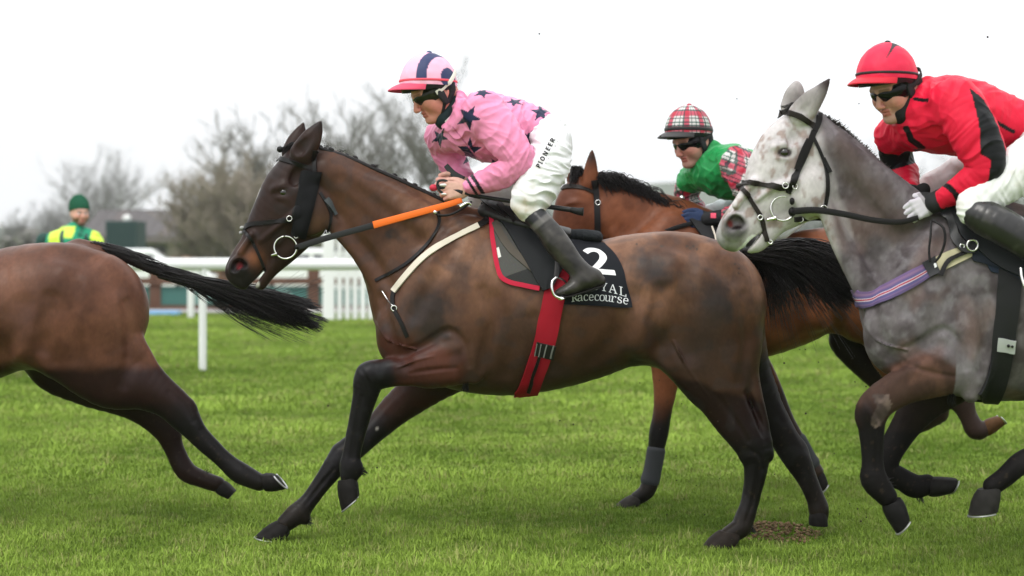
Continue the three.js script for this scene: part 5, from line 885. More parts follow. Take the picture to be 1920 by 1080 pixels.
{
  const tex = textTex(1024, 1024, (k, w, h) => {
    k.fillStyle = '#15171d'; k.fillRect(0, 0, w, h); for (let i = 0; i < 5000; i++) { k.fillStyle = `rgba(${120 + rnd() * 60},${125 + rnd() * 60},${140 + rnd() * 60},0.05)`; k.fillRect(rnd() * w, rnd() * h, 3, 3); }
    k.fillStyle = '#e9e9ea'; k.strokeStyle = '#e9e9ea'; k.textAlign = 'center'; k.textBaseline = 'middle'; k.font = 'bold 640px sans-serif'; k.save(); k.translate(712, 395); k.transform(1, 0, .1, 1, 0, 0); k.scale(1.12, 1); k.fillText('2', 0, 0); k.restore();
    k.fillStyle = '#d5d6da'; k.font = '150px serif'; [...'ROYAL'].forEach((c, i) => { k.save(); k.translate(500 + i * 112, 778 + i * i * 4); k.rotate(.02 + i * .06); k.fillText(c, 0, 0); k.restore(); });
    k.font = 'italic 138px serif'; const s = 'Racecourse'; [...s].forEach((c, i) => { const t = i / 9 - .5; k.save(); k.translate(330 + i * 68, 925 + t * t * 90 - 10); k.rotate(t * .45); k.fillText(c, 0, 0); k.restore(); });
  });
  const g = uvPort(patch(field1, between([[1030, 448], [1026, 500], [1024, 569]], [[1134, 459], [1155, 480], [1169, 507], [1175, 536], [1186, 577]]), 40, 40, { off: .011, thick: .006, lift: (u, v) => .004 * Math.sin(v * 9 + u * 4) * u + .012 * sstep(.85, 1, u) * sstep(.3, 1, v) }));
  part('cloth', g, mat(0xffffff, .85, { map: tex, sheen: .3 }), cloth1);
  const pts = [[1060, 444], [1082, 443], [1106, 443], [1124, 445]].map(q => P(q[0], q[1], .10)); part('foam_roll', meshField(new Field([tube([[1050, 444, 13, .05, 2.2], [1092, 443, 13.5, .06, 2.6], [1118, 445, 12.5, .06, 2.6]], ZM)], (x, y, z) => .0012 * noise(x * 90, y * 90, z * 90), .002), .005), mat([.014, .016, .018], .95, { sheen: .2 }), cloth1);
  anchor(cloth1, P(1100, 500, .25));
}
const saddle1 = thing('saddle', 'black racing saddle with red girth and red edged pad under the pink jockey', 'saddle');
{
  const f = field1, S = (path, w, o) => strap(f, path, w, { n: 40, ...o });
  const padTex = textTex(256, 256, (k, w, h) => { k.fillStyle = '#4b4a47'; k.fillRect(0, 0, w, h); k.fillStyle = '#2b2b2b'; k.fillRect(0, 150, w, 110); for (let i = 0; i < 3000; i++) { k.fillStyle = `rgba(${rnd() * 160},${rnd() * 160},${rnd() * 150},0.08)`; k.fillRect(rnd() * w, rnd() * h, 3, 3); } k.fillStyle = '#d8d6d0'; k.fillRect(22, 70, 26, 22); });
  const edge = [[919, 410], [922, 440], [927, 472], [933, 502], [941, 521], [956, 530], [982, 536], [1012, 542]];
  const pad = part('saddle_pad', uvPort(patch(f, between(edge, [[944, 412], [956, 428], [975, 452], [992, 476], [1006, 498], [1014, 510], [1022, 522], [1030, 532]]), 34, 12, { off: .012, thick: .01 })), mat(0xffffff, .8, { map: padTex }), saddle1);
  part('red_binding', S(edge, 8.5, { off: .015, thick: .008, n: 60 }), mat([.45, .012, .04], .75), pad);
  part('brown_flap', S([[926, 420], [940, 446], [958, 470], [978, 488], [1000, 506]], 13, { off: .018, thick: .006, n: 20 }), mat([.075, .062, .048], .6), saddle1);
  part('flap', patch(f, between([[903, 372], [920, 396], [940, 424], [962, 456], [985, 492], [1002, 522], [1019, 547]], [[916, 360], [948, 392], [990, 418], [1030, 446], [1056, 478], [1060, 496], [1036, 540]]), 34, 14, { off: .026, thick: .01, lift: (u, v) => .02 * Math.sin(u * 3.1) * v + .004 * noise(u * 6, v * 4, 2) }), mat([.011, .012, .014], .75, { sheen: .2 }), saddle1);
  part('seat', meshField(new Field([tube([[912, 398, 18, 0, 2.2], [940, 410, 17, 0, 3.2], [1000, 428, 17, 0, 4.6], [1062, 440, 14, 0, 4.6]], ZM)]), .009), mat([.02, .019, .018], .45), saddle1);
  part('yoke_strap', merge([S([[880, 366], [905, 386], [930, 402], [950, 418]], 15, { off: .045, thick: .006, n: 20 }), S([[930, 398], [950, 416], [962, 430]], 7, { off: .05, thick: .006, n: 12 })]), MAT.leather, saddle1);
  part('strap_lining', S([[889, 374], [902, 383], [913, 392]], 5, { off: .054, thick: .003, n: 10 }), mat([.6, .58, .55], .6), saddle1);
  const girth = part('girth', merge([S([[1052, 490], [1046, 520], [1036, 572], [1021, 640], [1004, 692], [987, 736], [978, 747]], [42, 36], { off: .012, thick: .008, n: 50, m: 6 }), loop(f, P(1050, 450), P(982, 744), .085, { off: .01, a0: Math.PI - .05, a1: Math.PI * 2 - .1 })]), MAT.red, saddle1);
  part('buckle', S([[1024, 643], [1018, 667]], 35, { off: .019, thick: .008, n: 6, m: 6 }), mat([.012, .012, .012], .4), girth);
  part('buckle', merge([0, 1, 2, 3].map(i => S([[1008 + i * 9.5, 641 + i], [1002 + i * 9.5, 664 + i]], 2, { off: .023, thick: .003, n: 6, m: 2 }))), mat([.2, .2, .2], .35), girth);
  part('girth_tab', S([[1013, 666], [1002, 697], [990, 730]], 6.5, { off: .02, thick: .005, n: 16 }), MAT.leather, girth);
  const st = part('stirrup', merge([rope([P(1043, 520, .372), P(1036, 527, .382), P(1035, 540, .39), P(1040, 554, .39), P(1052, 560, .388)], .011, .009, { n: 40 }), rope([P(1043, 520, .372), P(1054, 524, .35), P(1062, 533, .31), P(1060, 552, .29)], .009, .009, { n: 40 }), rope([P(1052, 560, .392), P(1056, 559, .34), P(1060, 553, .288)], .012, .026)]), MAT.steel, saddle1);
  part('stirrup_leather', rope([P(1046, 470, .30), P(1045, 496, .345), P(1043, 520, .372)], .022, .006, { flat: true }), MAT.leather, st);
  anchor(saddle1, P(1000, 440, 0));
}
const whip1 = thing('whip', 'black riding whip with red knob held by the pink jockey', 'whip');
{
  part('shaft', rope([P(872, 362, .15), P(900, 368, .16), P(990, 382, .19), P(1088, 396, .23)], t => .013 + .009 * t, t => .013 + .009 * t, { n: 50, sides: 12 }), mat([.016, .016, .016], .35), whip1);
  part('end_flap', rope([P(1070, 393, .224), P(1082, 396, .229), P(1094, 397, .232)], t => .023 + .012 * t, t => .023 + .006 * t, { n: 10, sides: 12 }), mat([.01, .01, .01], .6), whip1);
  part('handle', rope([P(868, 361, .148), P(850, 356, .14), P(818, 350, .12)], .02, .02, { n: 14 }), mat([.014, .014, .015], .6), whip1);
  part('loop', rope([P(846, 349, .14), P(836, 339, .135), P(822, 340, .13), P(821, 352, .128), P(835, 365, .13), P(848, 366, .14)], .011, .014, { n: 40 }), mat([.02, .022, .022], .5), whip1);
  for (const b of [bead(P(832, 347, .136), .012, [1.5, .6, 1]), bead(P(834, 364, .136), .010, [1.6, .5, 1])]) part('white_band', b, mat([.7, .7, .68], .5), whip1);
  part('knob', bead(P(813, 352, .12), .0165, [1.1, .9, 1]), mat([.5, .03, .06], .5), whip1);
  anchor(whip1, P(860, 360, .14));
}
// the grey's tack
const bridle2 = thing('bridle', 'dark leather bridle with loose ring bit on the grey horse', 'bridle');
{
  const f = field2, S = (path, w, o) => strap(f, path, w, { n: 30, zh: ZG, ...o });
  part('browband', S([[1455, 213], [1475, 211], [1500, 219], [1520, 232], [1531, 243]], 10, { off: .008 }), MAT.leatherBrown, bridle2);
  part('headpiece', merge([S([[1535, 214], [1534, 228], [1527, 246]], 10, { off: .01 }), S([[1526, 246], [1516, 272], [1500, 310], [1486, 344], [1478, 362]], 11, { off: .008 }), S([[1515, 262], [1504, 284], [1492, 318]], 9, { off: .014, n: 12 })]), MAT.leather, bridle2);
  part('noseband', S([[1376, 352], [1386, 345], [1410, 343], [1440, 348], [1476, 352]], 9, { off: .008 }), MAT.leatherBrown, bridle2);
  part('flash_strap', S([[1386, 347], [1402, 366], [1416, 388], [1427, 408], [1432, 428], [1438, 452]], 8.5, { off: .008 }), MAT.leatherBrown, bridle2);
  part('nose_pad', bead(at(f, 1385, 348, ZG, .008), .014, [1.2, .8, 1]), MAT.leatherBrown, bridle2);
  const tl = part('throat_strap', S([[1523, 256], [1537, 282], [1548, 314], [1551, 350], [1546, 392]], 6.5, { off: .008 }), MAT.leather, bridle2);
  part('keeper', S([[1544, 296], [1551, 312], [1556, 324]], 8, { off: .014, n: 8 }), MAT.leather, tl);
  const bit = part('bit_ring', ringAt(f, 1467, 391, .046, .0042, ZG, .012), MAT.steel, bridle2);
  const b0 = at(f, 1436, 411, ZG, .01), b1 = at(f, 1454, 406, ZG, .018); part('bit_mouthpiece', rope([b0, b0.clone().lerp(b1, .5), b1], t => .010 + .008 * t, t => .010 + .008 * t, { n: 10 }), MAT.steel, bit);
  part('buckle', merge([ringAt(f, 1472, 348, .011, .0025, ZG, .01), ringAt(f, 1490, 350, .009, .002, ZG, .012), ringAt(f, 1425, 408, .009, .003, ZG, .008), ringAt(f, 1444, 454, .007, .0035, ZG, .008), ringAt(f, 1544, 392, .013, .0025, ZG, .01), ringAt(f, 1500, 412, .010, .0025, ZG, .01)]), MAT.steel, bridle2);
  part('rein_joint', merge([bead(at(f, 1490, 392, ZG, .016), .015, [1, 1.2, .8]), bead(at(f, 1488, 376, ZG, .014), .011, [.9, 1.3, .8])]), MAT.leather, bridle2);
  part('rein', rope([P(1488, 396, ZG + .10), P(1530, 394, ZG + .125), P(1580, 401, ZG + .14), P(1640, 413, ZG + .155), P(1690, 416, ZG + .17), P(1722, 408, ZG + .175)], t => .026 - .006 * t, .006, { flat: true, n: 50 }), MAT.leather, bridle2);
  part('rein', rope([P(1490, 412, ZG + .08), P(1530, 409, ZG - .02), P(1580, 412, ZG - .13), P(1690, 395, ZG - .06)], .02, .006, { flat: true, n: 50 }), MAT.leather, bridle2);
  part('rein_loop', rope([P(1746, 414, ZG + .21), P(1745, 440, ZG + .23), P(1742, 470, ZG + .24), P(1744, 492, ZG + .245)], .009, .006, { n: 30 }), MAT.leather, bridle2);
  part('rein_loop', rope([P(1748, 412, ZG + .21), P(1768, 426, ZG + .24), P(1772, 450, ZG + .25), P(1762, 480, ZG + .25), P(1752, 492, ZG + .25)], .010, .006, { n: 30 }), MAT.leather, bridle2);
  anchor(bridle2, P(1467, 391, ZG));
}
const breast2 = thing('breast_girth', 'purple striped breast girth with cream end across the grey chest', 'breast girth');
{
  const f = field2, S = (path, w, o) => strap(f, path, w, { n: 40, zh: ZG, ...o });
  const tx = textTex(64, 256, (k, w, h) => { k.fillStyle = '#6a557d'; k.fillRect(0, 0, w, h); [['#57496e', 0, 36], ['#54507c', 60, 30], ['#b8a9b4', 96, 14], ['#a33a48', 112, 18], ['#b8a9b4', 132, 12], ['#57507c', 146, 26], ['#7b5f80', 190, 30]].forEach(([c, y, b]) => { k.fillStyle = c; k.fillRect(0, y, w, b); }); });
  part('woven_band', S([[1601, 556], [1608, 560], [1630, 561], [1662, 550], [1700, 529], [1742, 505]], 29, { off: .011, thick: .008, m: 10 }), mat(0xffffff, .8, { map: tx }), breast2);
  part('cream_band', S([[1752, 500], [1775, 489], [1800, 478], [1818, 470]], [30, 24], { off: .011, thick: .007, m: 6 }), mat([.46, .42, .27], .8), breast2);
  const bk = part('buckle', S([[1736, 508], [1745, 503], [1758, 497]], 34, { off: .018, thick: .008, n: 8, m: 6 }), mat([.025, .025, .028], .45), breast2); part('buckle_window', S([[1752, 501], [1757, 498]], 10, { off: .023, thick: .003, n: 4 }), mat([.75, .75, .76], .3), bk);
  part('tie_strap', merge([S([[1818, 472], [1796, 480], [1776, 494], [1764, 518]], 7, { off: .02, n: 20 })]), MAT.leather, breast2);
  part('far_band', loop(f, P(1606, 558, ZG), P(1980, 470, ZG), .055, { off: .01, a0: Math.PI * 1.05, a1: Math.PI * 2 }), mat([.13, .09, .17], .8), breast2);
  anchor(breast2, P(1680, 540, ZG));
}
const saddle2 = thing('saddle', 'black racing saddle with wide black girth on the grey horse', 'saddle');
{
  const f = field2, S = (path, w, o) => strap(f, path, w, { n: 40, zh: ZG, ...o });
  part('seat', meshField(new Field([tube([[1806, 396, 17, 0, 2.4], [1840, 404, 17, 0, 3.4], [1900, 420, 18, 0, 4.8], [1990, 434, 18, 0, 4.8]], ZG)]), .009), mat([.02, .019, .02], .45), saddle2);
  part('flap', patch(f, between([[1770, 380], [1790, 420], [1806, 452], [1830, 470], [1868, 500], [1910, 520]], [[1800, 385], [1850, 410], [1900, 440], [1940, 470], [1960, 500], [1950, 530]]), 30, 14, { zh: ZG, off: .028, thick: .01, lift: (u, v) => .015 * Math.sin(u * 3) * v }), mat([.014, .015, .018], .6), saddle2);
  part('pommel_roll', S([[1764, 386], [1782, 420], [1792, 452], [1806, 468], [1826, 470]], 16, { off: .03, thick: .012, n: 30 }), mat([.028, .028, .03], .35), saddle2);
  part('saddle_pad', patch(f, between([[1822, 470], [1824, 490], [1850, 492], [1890, 500]], [[1850, 470], [1880, 500], [1905, 520], [1930, 540]]), 16, 8, { zh: ZG, off: .016, thick: .008 }), mat([.016, .02, .03], .85), saddle2);
  const gi = part('girth', merge([S([[1896, 490], [1892, 540], [1887, 600], [1880, 660], [1868, 714], [1854, 744], [1846, 752]], [46, 38], { off: .014, thick: .01, n: 50, m: 6 }), loop(f, P(1900, 440, ZG), P(1850, 748, ZG), .085, { off: .01, a0: Math.PI, a1: Math.PI * 2 - .1 })]), mat([.012, .012, .013], .7), saddle2);
  part('buckle', S([[1889, 634], [1886, 658]], 37, { off: .024, thick: .006, n: 6, m: 6 }), mat([.42, .43, .43], .5), gi); part('buckle_stud', merge([bead(at(f, 1886, 644, ZG, .027), .006), bead(at(f, 1898, 645, ZG, .027), .005)]), MAT.leather, gi);
  part('ring', merge([ringAt(f, 1818, 460, .02, .004, ZG, .04), ringAt(f, 1800, 462, .008, .003, ZG, .03)]), MAT.steel, saddle2);
  part('stirrup', rope([P(1914, 502, ZG + .36), P(1916, 520, ZG + .37), P(1926, 545, ZG + .38), P(1950, 560, ZG + .38)], .011, .01, { n: 30 }), MAT.steel, saddle2);
  anchor(saddle2, P(1880, 430, ZG));
}
const cloth2 = thing('number_cloth', 'navy number cloth below the red jockey, at the right edge', 'number cloth');
part('cloth', patch(field2, between([[1850, 486], [1852, 500], [1858, 510]], [[2040, 470], [2060, 520], [2060, 560]]), 16, 30, { zh: ZG, off: .009, thick: .006 }), mat([.016, .024, .042], .85), cloth2); anchor(cloth2, P(1900, 520, ZG + .25));
// the bay's tack
const bridle3 = thing('bridle', 'brown leather bridle on the bay horse behind', 'bridle');
{
  const f = field3, S = (path, w, o) => strap(f, path, w, { n: 24, zh: ZB, ...o });
  part('browband', S([[1052, 353], [1066, 350], [1092, 352], [1118, 362]], 7, { off: .008 }), MAT.leatherBrown, bridle3);
  part('headpiece', S([[1113, 338], [1117, 360], [1120, 400], [1121, 446]], 11, { off: .01 }), MAT.leather, bridle3);
  part('buckle', ringAt(f, 1121, 380, .012, .003, ZB, .014), MAT.steel, bridle3);
  part('noseband', S([[1036, 446], [1060, 446], [1096, 452]], 9, { off: .008 }), MAT.leather, bridle3);
  part('rein', rope([P(1085, 500, ZB + .1), P(1160, 470, ZB + .14), P(1270, 426, ZB + .17), P(1300, 418, ZB + .15)], .022, .007, { flat: true, n: 40 }), MAT.leather, bridle3);
  part('rein_loop', rope([P(1335, 424, ZB + .2), P(1342, 446, ZB + .24), P(1342, 460, ZB + .26)], .009, .006), MAT.elastic, bridle3);
  anchor(bridle3, P(1080, 460, ZB));
}
const saddle3 = thing('saddle', 'black racing saddle under the green jockey', 'saddle');
{ const f = field3; part('seat', meshField(new Field([tube([[1310, 418, 16, 0, 2.4], [1345, 430, 16, 0, 3.2], [1400, 446, 16, 0, 4.4], [1450, 452, 14, 0, 4.4]], ZB)]), .01), mat([.018, .018, .018], .5), saddle3);
  part('flap', patch(f, between([[1290, 416], [1310, 440], [1340, 480], [1360, 520]], [[1320, 410], [1380, 440], [1420, 480], [1410, 520]]), 20, 10, { zh: ZB, off: .026, thick: .01 }), mat([.013, .013, .014], .7), saddle3);
  part('girth', loop(f, P(1392, 440, ZB), P(1350, 690, ZB), .085, { off: .01 }), mat([.014, .014, .014], .7), saddle3); anchor(saddle3, P(1380, 440, ZB)); }
const whip3 = thing('whip', 'short black whip with silver knob in the green jockey\'s hand', 'whip');
{ part('shaft', rope([P(1279, 374, ZB + .02), P(1281, 395, ZB + .06), P(1290, 430, ZB + .14), P(1310, 480, ZB + .22)], .016, .016, { n: 20 }), mat([.014, .014, .014], .4), whip3); part('knob', bead(P(1279, 371, ZB + .02), .013), MAT.steel, whip3); anchor(whip3, P(1285, 420, ZB + .1)); }
// the rider's groups stand where they were anchored; the horses stand on the turf
anchor(horse1, V(P(1050, 800, ZM).x, 0, ZM)); anchor(horse2, V(P(1950, 800, ZG).x, 0, ZG)); anchor(horse3, V(P(1420, 800, ZB).x, 0, ZB)); anchor(horse4, V(P(0, 800, ZL).x, 0, ZL));

// ---------------------------------------------------------------- the place: turf, rails, fence, buildings, cars, trees
const gx = (px, D) => (px - CX) * D / F, gy = (py, D) => CAMH - (py - CY) * D / F, gz = D => D0 - D;   // position at D metres from the camera
{
  // turf sheet with gentle unevenness near, running out to the horizon
  const xs = [], zs = []; for (let i = -60; i <= 60; i++) xs.push(Math.sign(i) * (Math.abs(i) * .22 + Math.pow(Math.abs(i) / 60, 5) * 330)); for (let j = 0; j <= 150; j++) zs.push(12 - j * .3 - Math.pow(j / 150, 6) * 400);
  const pos = [], uv = [], idx = []; for (const z of zs) for (const x of xs) { const n = Math.exp(-Math.pow(z / 60, 2)); pos.push(x, n * (.018 * noise(x * .6, 0, z * .6) + .012 * noise(x * 1.7, 3, z * 1.7)) - .01, z); uv.push(x / 6, z / 6); }
  const w = xs.length; for (let j = 0; j < zs.length - 1; j++) for (let i = 0; i < w - 1; i++) { const a = j * w + i; idx.push(a, a + 1, a + w + 1, a, a + w + 1, a + w); }
  const g = new THREE.BufferGeometry(); g.setAttribute('position', new THREE.Float32BufferAttribute(pos, 3)); g.setAttribute('uv', new THREE.Float32BufferAttribute(uv, 2)); g.setIndex(idx); g.computeVertexNormals();
  const N = 1024, d = new Uint8Array(N * N * 4); const per = (x, y, f, s) => noise(Math.cos(x * 2 * Math.PI) * f + s, Math.sin(x * 2 * Math.PI) * f + Math.cos(y * 2 * Math.PI) * f, Math.sin(y * 2 * Math.PI) * f);
  for (let j = 0; j < N; j++) for (let i = 0; i < N; i++) { const n = per(i / N, j / N, 2, 0) + .6 * per(i / N, j / N, 7, 9) + .5 * per(i / N, j / N, 22, 4) + .5 * (rnd() - .5); const t = clamp(.5 + n * .6, 0, 1), k = (j * N + i) * 4; d[k] = lerp(72, 122, t); d[k + 1] = lerp(94, 150, t); d[k + 2] = lerp(30, 62, t); d[k + 3] = 255; }
  const t = new THREE.DataTexture(d, N, N); t.colorSpace = THREE.SRGBColorSpace; t.wrapS = t.wrapT = THREE.RepeatWrapping; t.magFilter = THREE.LinearFilter; t.minFilter = THREE.LinearMipmapLinearFilter; t.generateMipmaps = true; t.needsUpdate = true;
  solo('turf', g, mat(0xffffff, .95, { map: t, specularIntensity: .2 }), null, null, null, 'structure');
}
const turfTone = (x, z) => { const w = noise(x * .55 + 4, 1, z * .7) + .7 * noise(x * 1.6, 7, z * 2.2), st = noise(x * .08, 2, z * .38 + 3), fine = noise(x * 6, 5, z * 6), worn = Math.exp(-Math.pow((z + 11.2 + .5 * noise(x * .4, 0, 2)) / .75, 2)) * sstep(-1.2, -2.6, x); return clamp(.5 + .7 * w + .45 * st + .35 * fine - .5 * worn, 0, 1); };
{
  // tufts of grass: four kinds of clump scattered by the tens of thousands
  const clump = (nb, h, spread, wd) => { const pos = [], idx = []; for (let b = 0; b < nb; b++) { const a = rnd() * 6.283, r = Math.sqrt(rnd()) * spread, x = Math.cos(a) * r, z = Math.sin(a) * r, dir = rnd() * 6.283, lean = rr(.1, 1.1), hh = h * rr(.5, 1.15), w = wd * rr(.7, 1.3), px = Math.cos(dir + 1.57) * w, pz = Math.sin(dir + 1.57) * w, base = pos.length / 3; const L = [[0, 0, 1], [.5, .3 * lean, .85], [.85, .8 * lean, .5]]; for (const [t, l, ww] of L) { const cx = x + Math.cos(dir) * l * hh * .8, cz = z + Math.sin(dir) * l * hh * .8, cy = t * hh * (1 - .22 * lean * t); pos.push(cx - px * ww, cy, cz - pz * ww, cx + px * ww, cy, cz + pz * ww); } const l = 1.15 * lean; pos.push(x + Math.cos(dir) * l * hh * .9, hh * (1 - .3 * lean), z + Math.sin(dir) * l * hh * .9); idx.push(base, base + 1, base + 3, base, base + 3, base + 2, base + 2, base + 3, base + 5, base + 2, base + 5, base + 4, base + 4, base + 5, base + 6); } const g = new THREE.BufferGeometry(); g.setAttribute('position', new THREE.Float32BufferAttribute(pos, 3)); g.setIndex(idx); g.computeVertexNormals(); return g; };
  const gm = mat(0xffffff, .6, { transmission: .25, thickness: 0, specularIntensity: .12 });
  const spots = [[], [], [], []];
  const put = (D0m, D1m, n, kinds, s0, s1) => { for (let i = 0; i < n; i++) { const D = Math.sqrt(lerp(D0m * D0m, D1m * D1m, rnd())), hw = 1040 / F * D + 1.2, x = rr(-hw, hw), z = D0 - D, tone = turfTone(x, z); let s = rr(s0, s1) * (.7 + .5 * tone) * (rnd() < .06 ? 1.5 : 1); if (tone < .3 && rnd() < .25) continue; const bare = Math.hypot((x - P(1450, 975, -.3).x) / .26, (z + .3) / .45); if (bare < 1 && rnd() > bare * .8) continue; spots[kinds[Math.floor(rnd() * kinds.length)]].push([x, z, s, rnd() * 6.283, tone, rnd()]); } };
  put(6.2, 9.5, 64000, [0, 1], .75, 1.15); put(9.5, 14, 58000, [0, 1, 2], .8, 1.2); put(14, 22, 48000, [2, 3], .8, 1.25); put(22, 40, 60000, [3], .8, 1.3);
  const cl = [clump(30, .031, .034, .0016), clump(26, .039, .036, .0017), clump(26, .039, .055, .003), clump(24, .05, .11, .0055)], dm = new THREE.Object3D(), c = new THREE.Color();
  const grass = new THREE.Group(); grass.name = 'grass'; scene.add(grass); tag(grass, 'short green racecourse grass covering the ground', 'grass', null, 'stuff');
  spots.forEach((l, k) => { const im = new THREE.InstancedMesh(cl[k], gm, l.length); im.name = 'grass_tufts'; im.userData.kind = 'stuff'; l.forEach(([x, z, s, r, tone, q], i) => { dm.position.set(x, -.012, z); dm.rotation.set(0, r, 0); dm.scale.set(s, s * (.8 + .4 * q), s); dm.updateMatrix(); im.setMatrixAt(i, dm.matrix); let col = mixc([.14, .225, .028], [.295, .415, .07], tone); if (q > .93) col = mixc(col, [.36, .32, .15], .55); if (q < .1) col = mixc(col, [.09, .14, .022], .7); c.setRGB(...col); im.setColorAt(i, c); }); im.castShadow = im.receiveShadow = true; grass.add(im); });
}
{ // kicked up earth by the hind hoof, and clods in the air
  const cl = []; for (let i = 0; i < 420; i++) { const a = rr(0, 6.28), r = Math.sqrt(rnd()), g = new THREE.IcosahedronGeometry(rr(.003, .011), 0); g.scale(1, rr(.6, 1), 1); g.rotateY(a); const p = P(1455, 985, -.25); g.translate(p.x + Math.cos(a) * r * .19, .0 + (1 - r) * .05 * rnd() + rr(0, .012), -.25 + Math.sin(a) * r * .3); cl.push(flatPaint(ready(g), mixc([.10, .06, .03], [.22, .15, .08], rnd()))); }
  solo('loose_soil', merge(cl), vmat(.95), 'patch of kicked up brown soil behind the leading horse\'s hind hooves', 'soil', null, 'stuff');
  const fl = []; for (let i = 0; i < 96; i++) { const px = i < 70 ? rr(1180, 1660) : i < 90 ? rr(560, 1100) : rr(1000, 1900), py = i < 70 ? rr(640, 1000) : i < 90 ? rr(700, 900) : rr(60, 500), z = rr(-1.2, .5), p = P(px, py, z), g = new THREE.IcosahedronGeometry(rr(.002, .0055), 0); g.scale(1, rr(.5, 1), rr(.5, 1)); g.rotateZ(rr(0, 3)); if (p.y < .03) continue; g.translate(p.x, p.y, p.z); fl.push(ready(g)); }
  solo('flying_clods', merge(fl), mat([.035, .026, .02], .95), 'small dark clods of earth flying through the air', 'earth clods', null, 'stuff');
}
// --- white running rail
const white = mat([.78, .79, .79], .4), whiteOld = mat([.72, .73, .73], .6);
{
  const rail = (name, label, posts, h, rr_, pr, drop) => {
    const g = thing(name, label, 'rail'), pts = posts.map(([px, D]) => V(gx(px, D), 0, gz(D)));
    part('top_rail', rope(pts.map(p => V(p.x, h, p.z)), rr_, rr_ * .9, { n: pts.length * 10, sides: 14, dep: V(0, 0, 1) }), white, g);
    pts.forEach((p, i) => { if (i === 0 || i === pts.length - 1) return; part('post', rope([V(p.x, -.05, p.z), V(p.x, h, p.z)], pr, pr, { n: 4, sides: 12 }), white, g); });
    return anchor(g, V(pts[1].x, 0, pts[1].z));
  };
  rail('running_rail', 'white plastic running rail on posts, nearer of the two rails', [[-420, 17.4], [62, 18.2], [380, 19.2], [740, 20.4], [1072, 21.6], [1395, 22.9], [1735, 24.4], [2300, 27]], 1.16, .125, .085);
  rail('running_rail', 'white plastic running rail on posts, farther of the two rails', [[-300, 36], [-40, 36.2], [358, 36.8], [756, 37.6], [1150, 38.6], [1560, 39.6], [1960, 40.8], [2300, 42]], 1.19, .15, .14);
}
{ // tall slatted wing of a steeplechase fence
  const D = 35.5, g = thing('fence_wing', 'white slatted fence wing beyond the rails, left of the brown horse\'s neck', 'fence'), k = D / F;
  const top = px => lerp(436, 452, (px - 610) / 200);
  for (let i = 0; i < 17; i++) { const px = 616 + i * 14.6 + (i ? 6 : 0), w = i === 0 ? 22 : 9.5, y1 = gy(top(px) + rr(-2, 2), D); part('slat', box(w * k, y1 + .02, .035, gx(px, D), (y1 - .02) / 2, gz(D)), i % 4 ? whiteOld : white, g); }
  for (const [py, h] of [[476, 8], [500, 9], [540, 3]]) part('cross_rail', box(245 * k, h * k, .05, gx(735, D), gy(py, D), gz(D) - .045), white, g);
  anchor(g, V(gx(735, D), 0, gz(D)));
}
{ // brown post and rail fence with green banners
  const D = 44, k = D / F, z = gz(D), brown = mat([.11, .055, .035], .8), g = thing('wooden_fence', 'brown wooden post and rail fence with two rails behind the white rails', 'fence');
  for (let i = -4; i < 24; i++) part('post', box(.28, 1.05, .2, gx(292 + i * 148, D), .5, z), brown, g);
  for (const py of [527, 578]) for (let i = -4; i < 23; i++) part('rail', box(146 * k, .16, .07, gx(366 + i * 148, D), gy(py, D), z + .14), brown, g);
  anchor(g, V(gx(292, D), 0, z));
  const tex = textTex(512, 256, (c, w, h) => { c.fillStyle = '#3f6a63'; c.fillRect(0, 0, w, h); c.fillStyle = '#8fa9a2'; c.beginPath(); c.arc(300, 128, 92, 0, 7); c.fill(); c.fillStyle = '#4e776f'; c.beginPath(); c.arc(300, 128, 72, 0, 7); c.fill(); c.fillStyle = '#9fb5ae'; c.fillRect(250, 96, 100, 10); c.fillRect(244, 122, 112, 10); c.fillRect(256, 148, 88, 10); });
  const bm = mat(0xffffff, .7, { map: tex });
  for (let i = 1; i < 5; i++) { const b = box(130 * k, .52, .02, gx(366 + (i - 2) * 148, D), gy(556, D), z + .05); solo('banner', b, bm, ['green banner on the wooden fence hidden mostly by the bay rump at left', 'green banner with a pale round emblem, right behind the white rail posts', 'green banner on the wooden fence above the black tail, under the brown muzzle', 'green banner seen through the slats of the white fence wing'][i - 1], 'banner', 'green banners on the brown wooden fence'); }
}
{ const D = 39, g = box(.75, .1, .5, gx(304, D), .05, gz(D)); solo('blue_mat', g, mat([.2, .42, .72], .7), 'light blue mat lying on the grass by the far rail', 'mat'); }
solo('path', new THREE.PlaneGeometry(120, 4).rotateX(-Math.PI / 2).translate(0, .012, gz(43)), mat([.28, .27, .26], .9), null, null, null, 'structure');
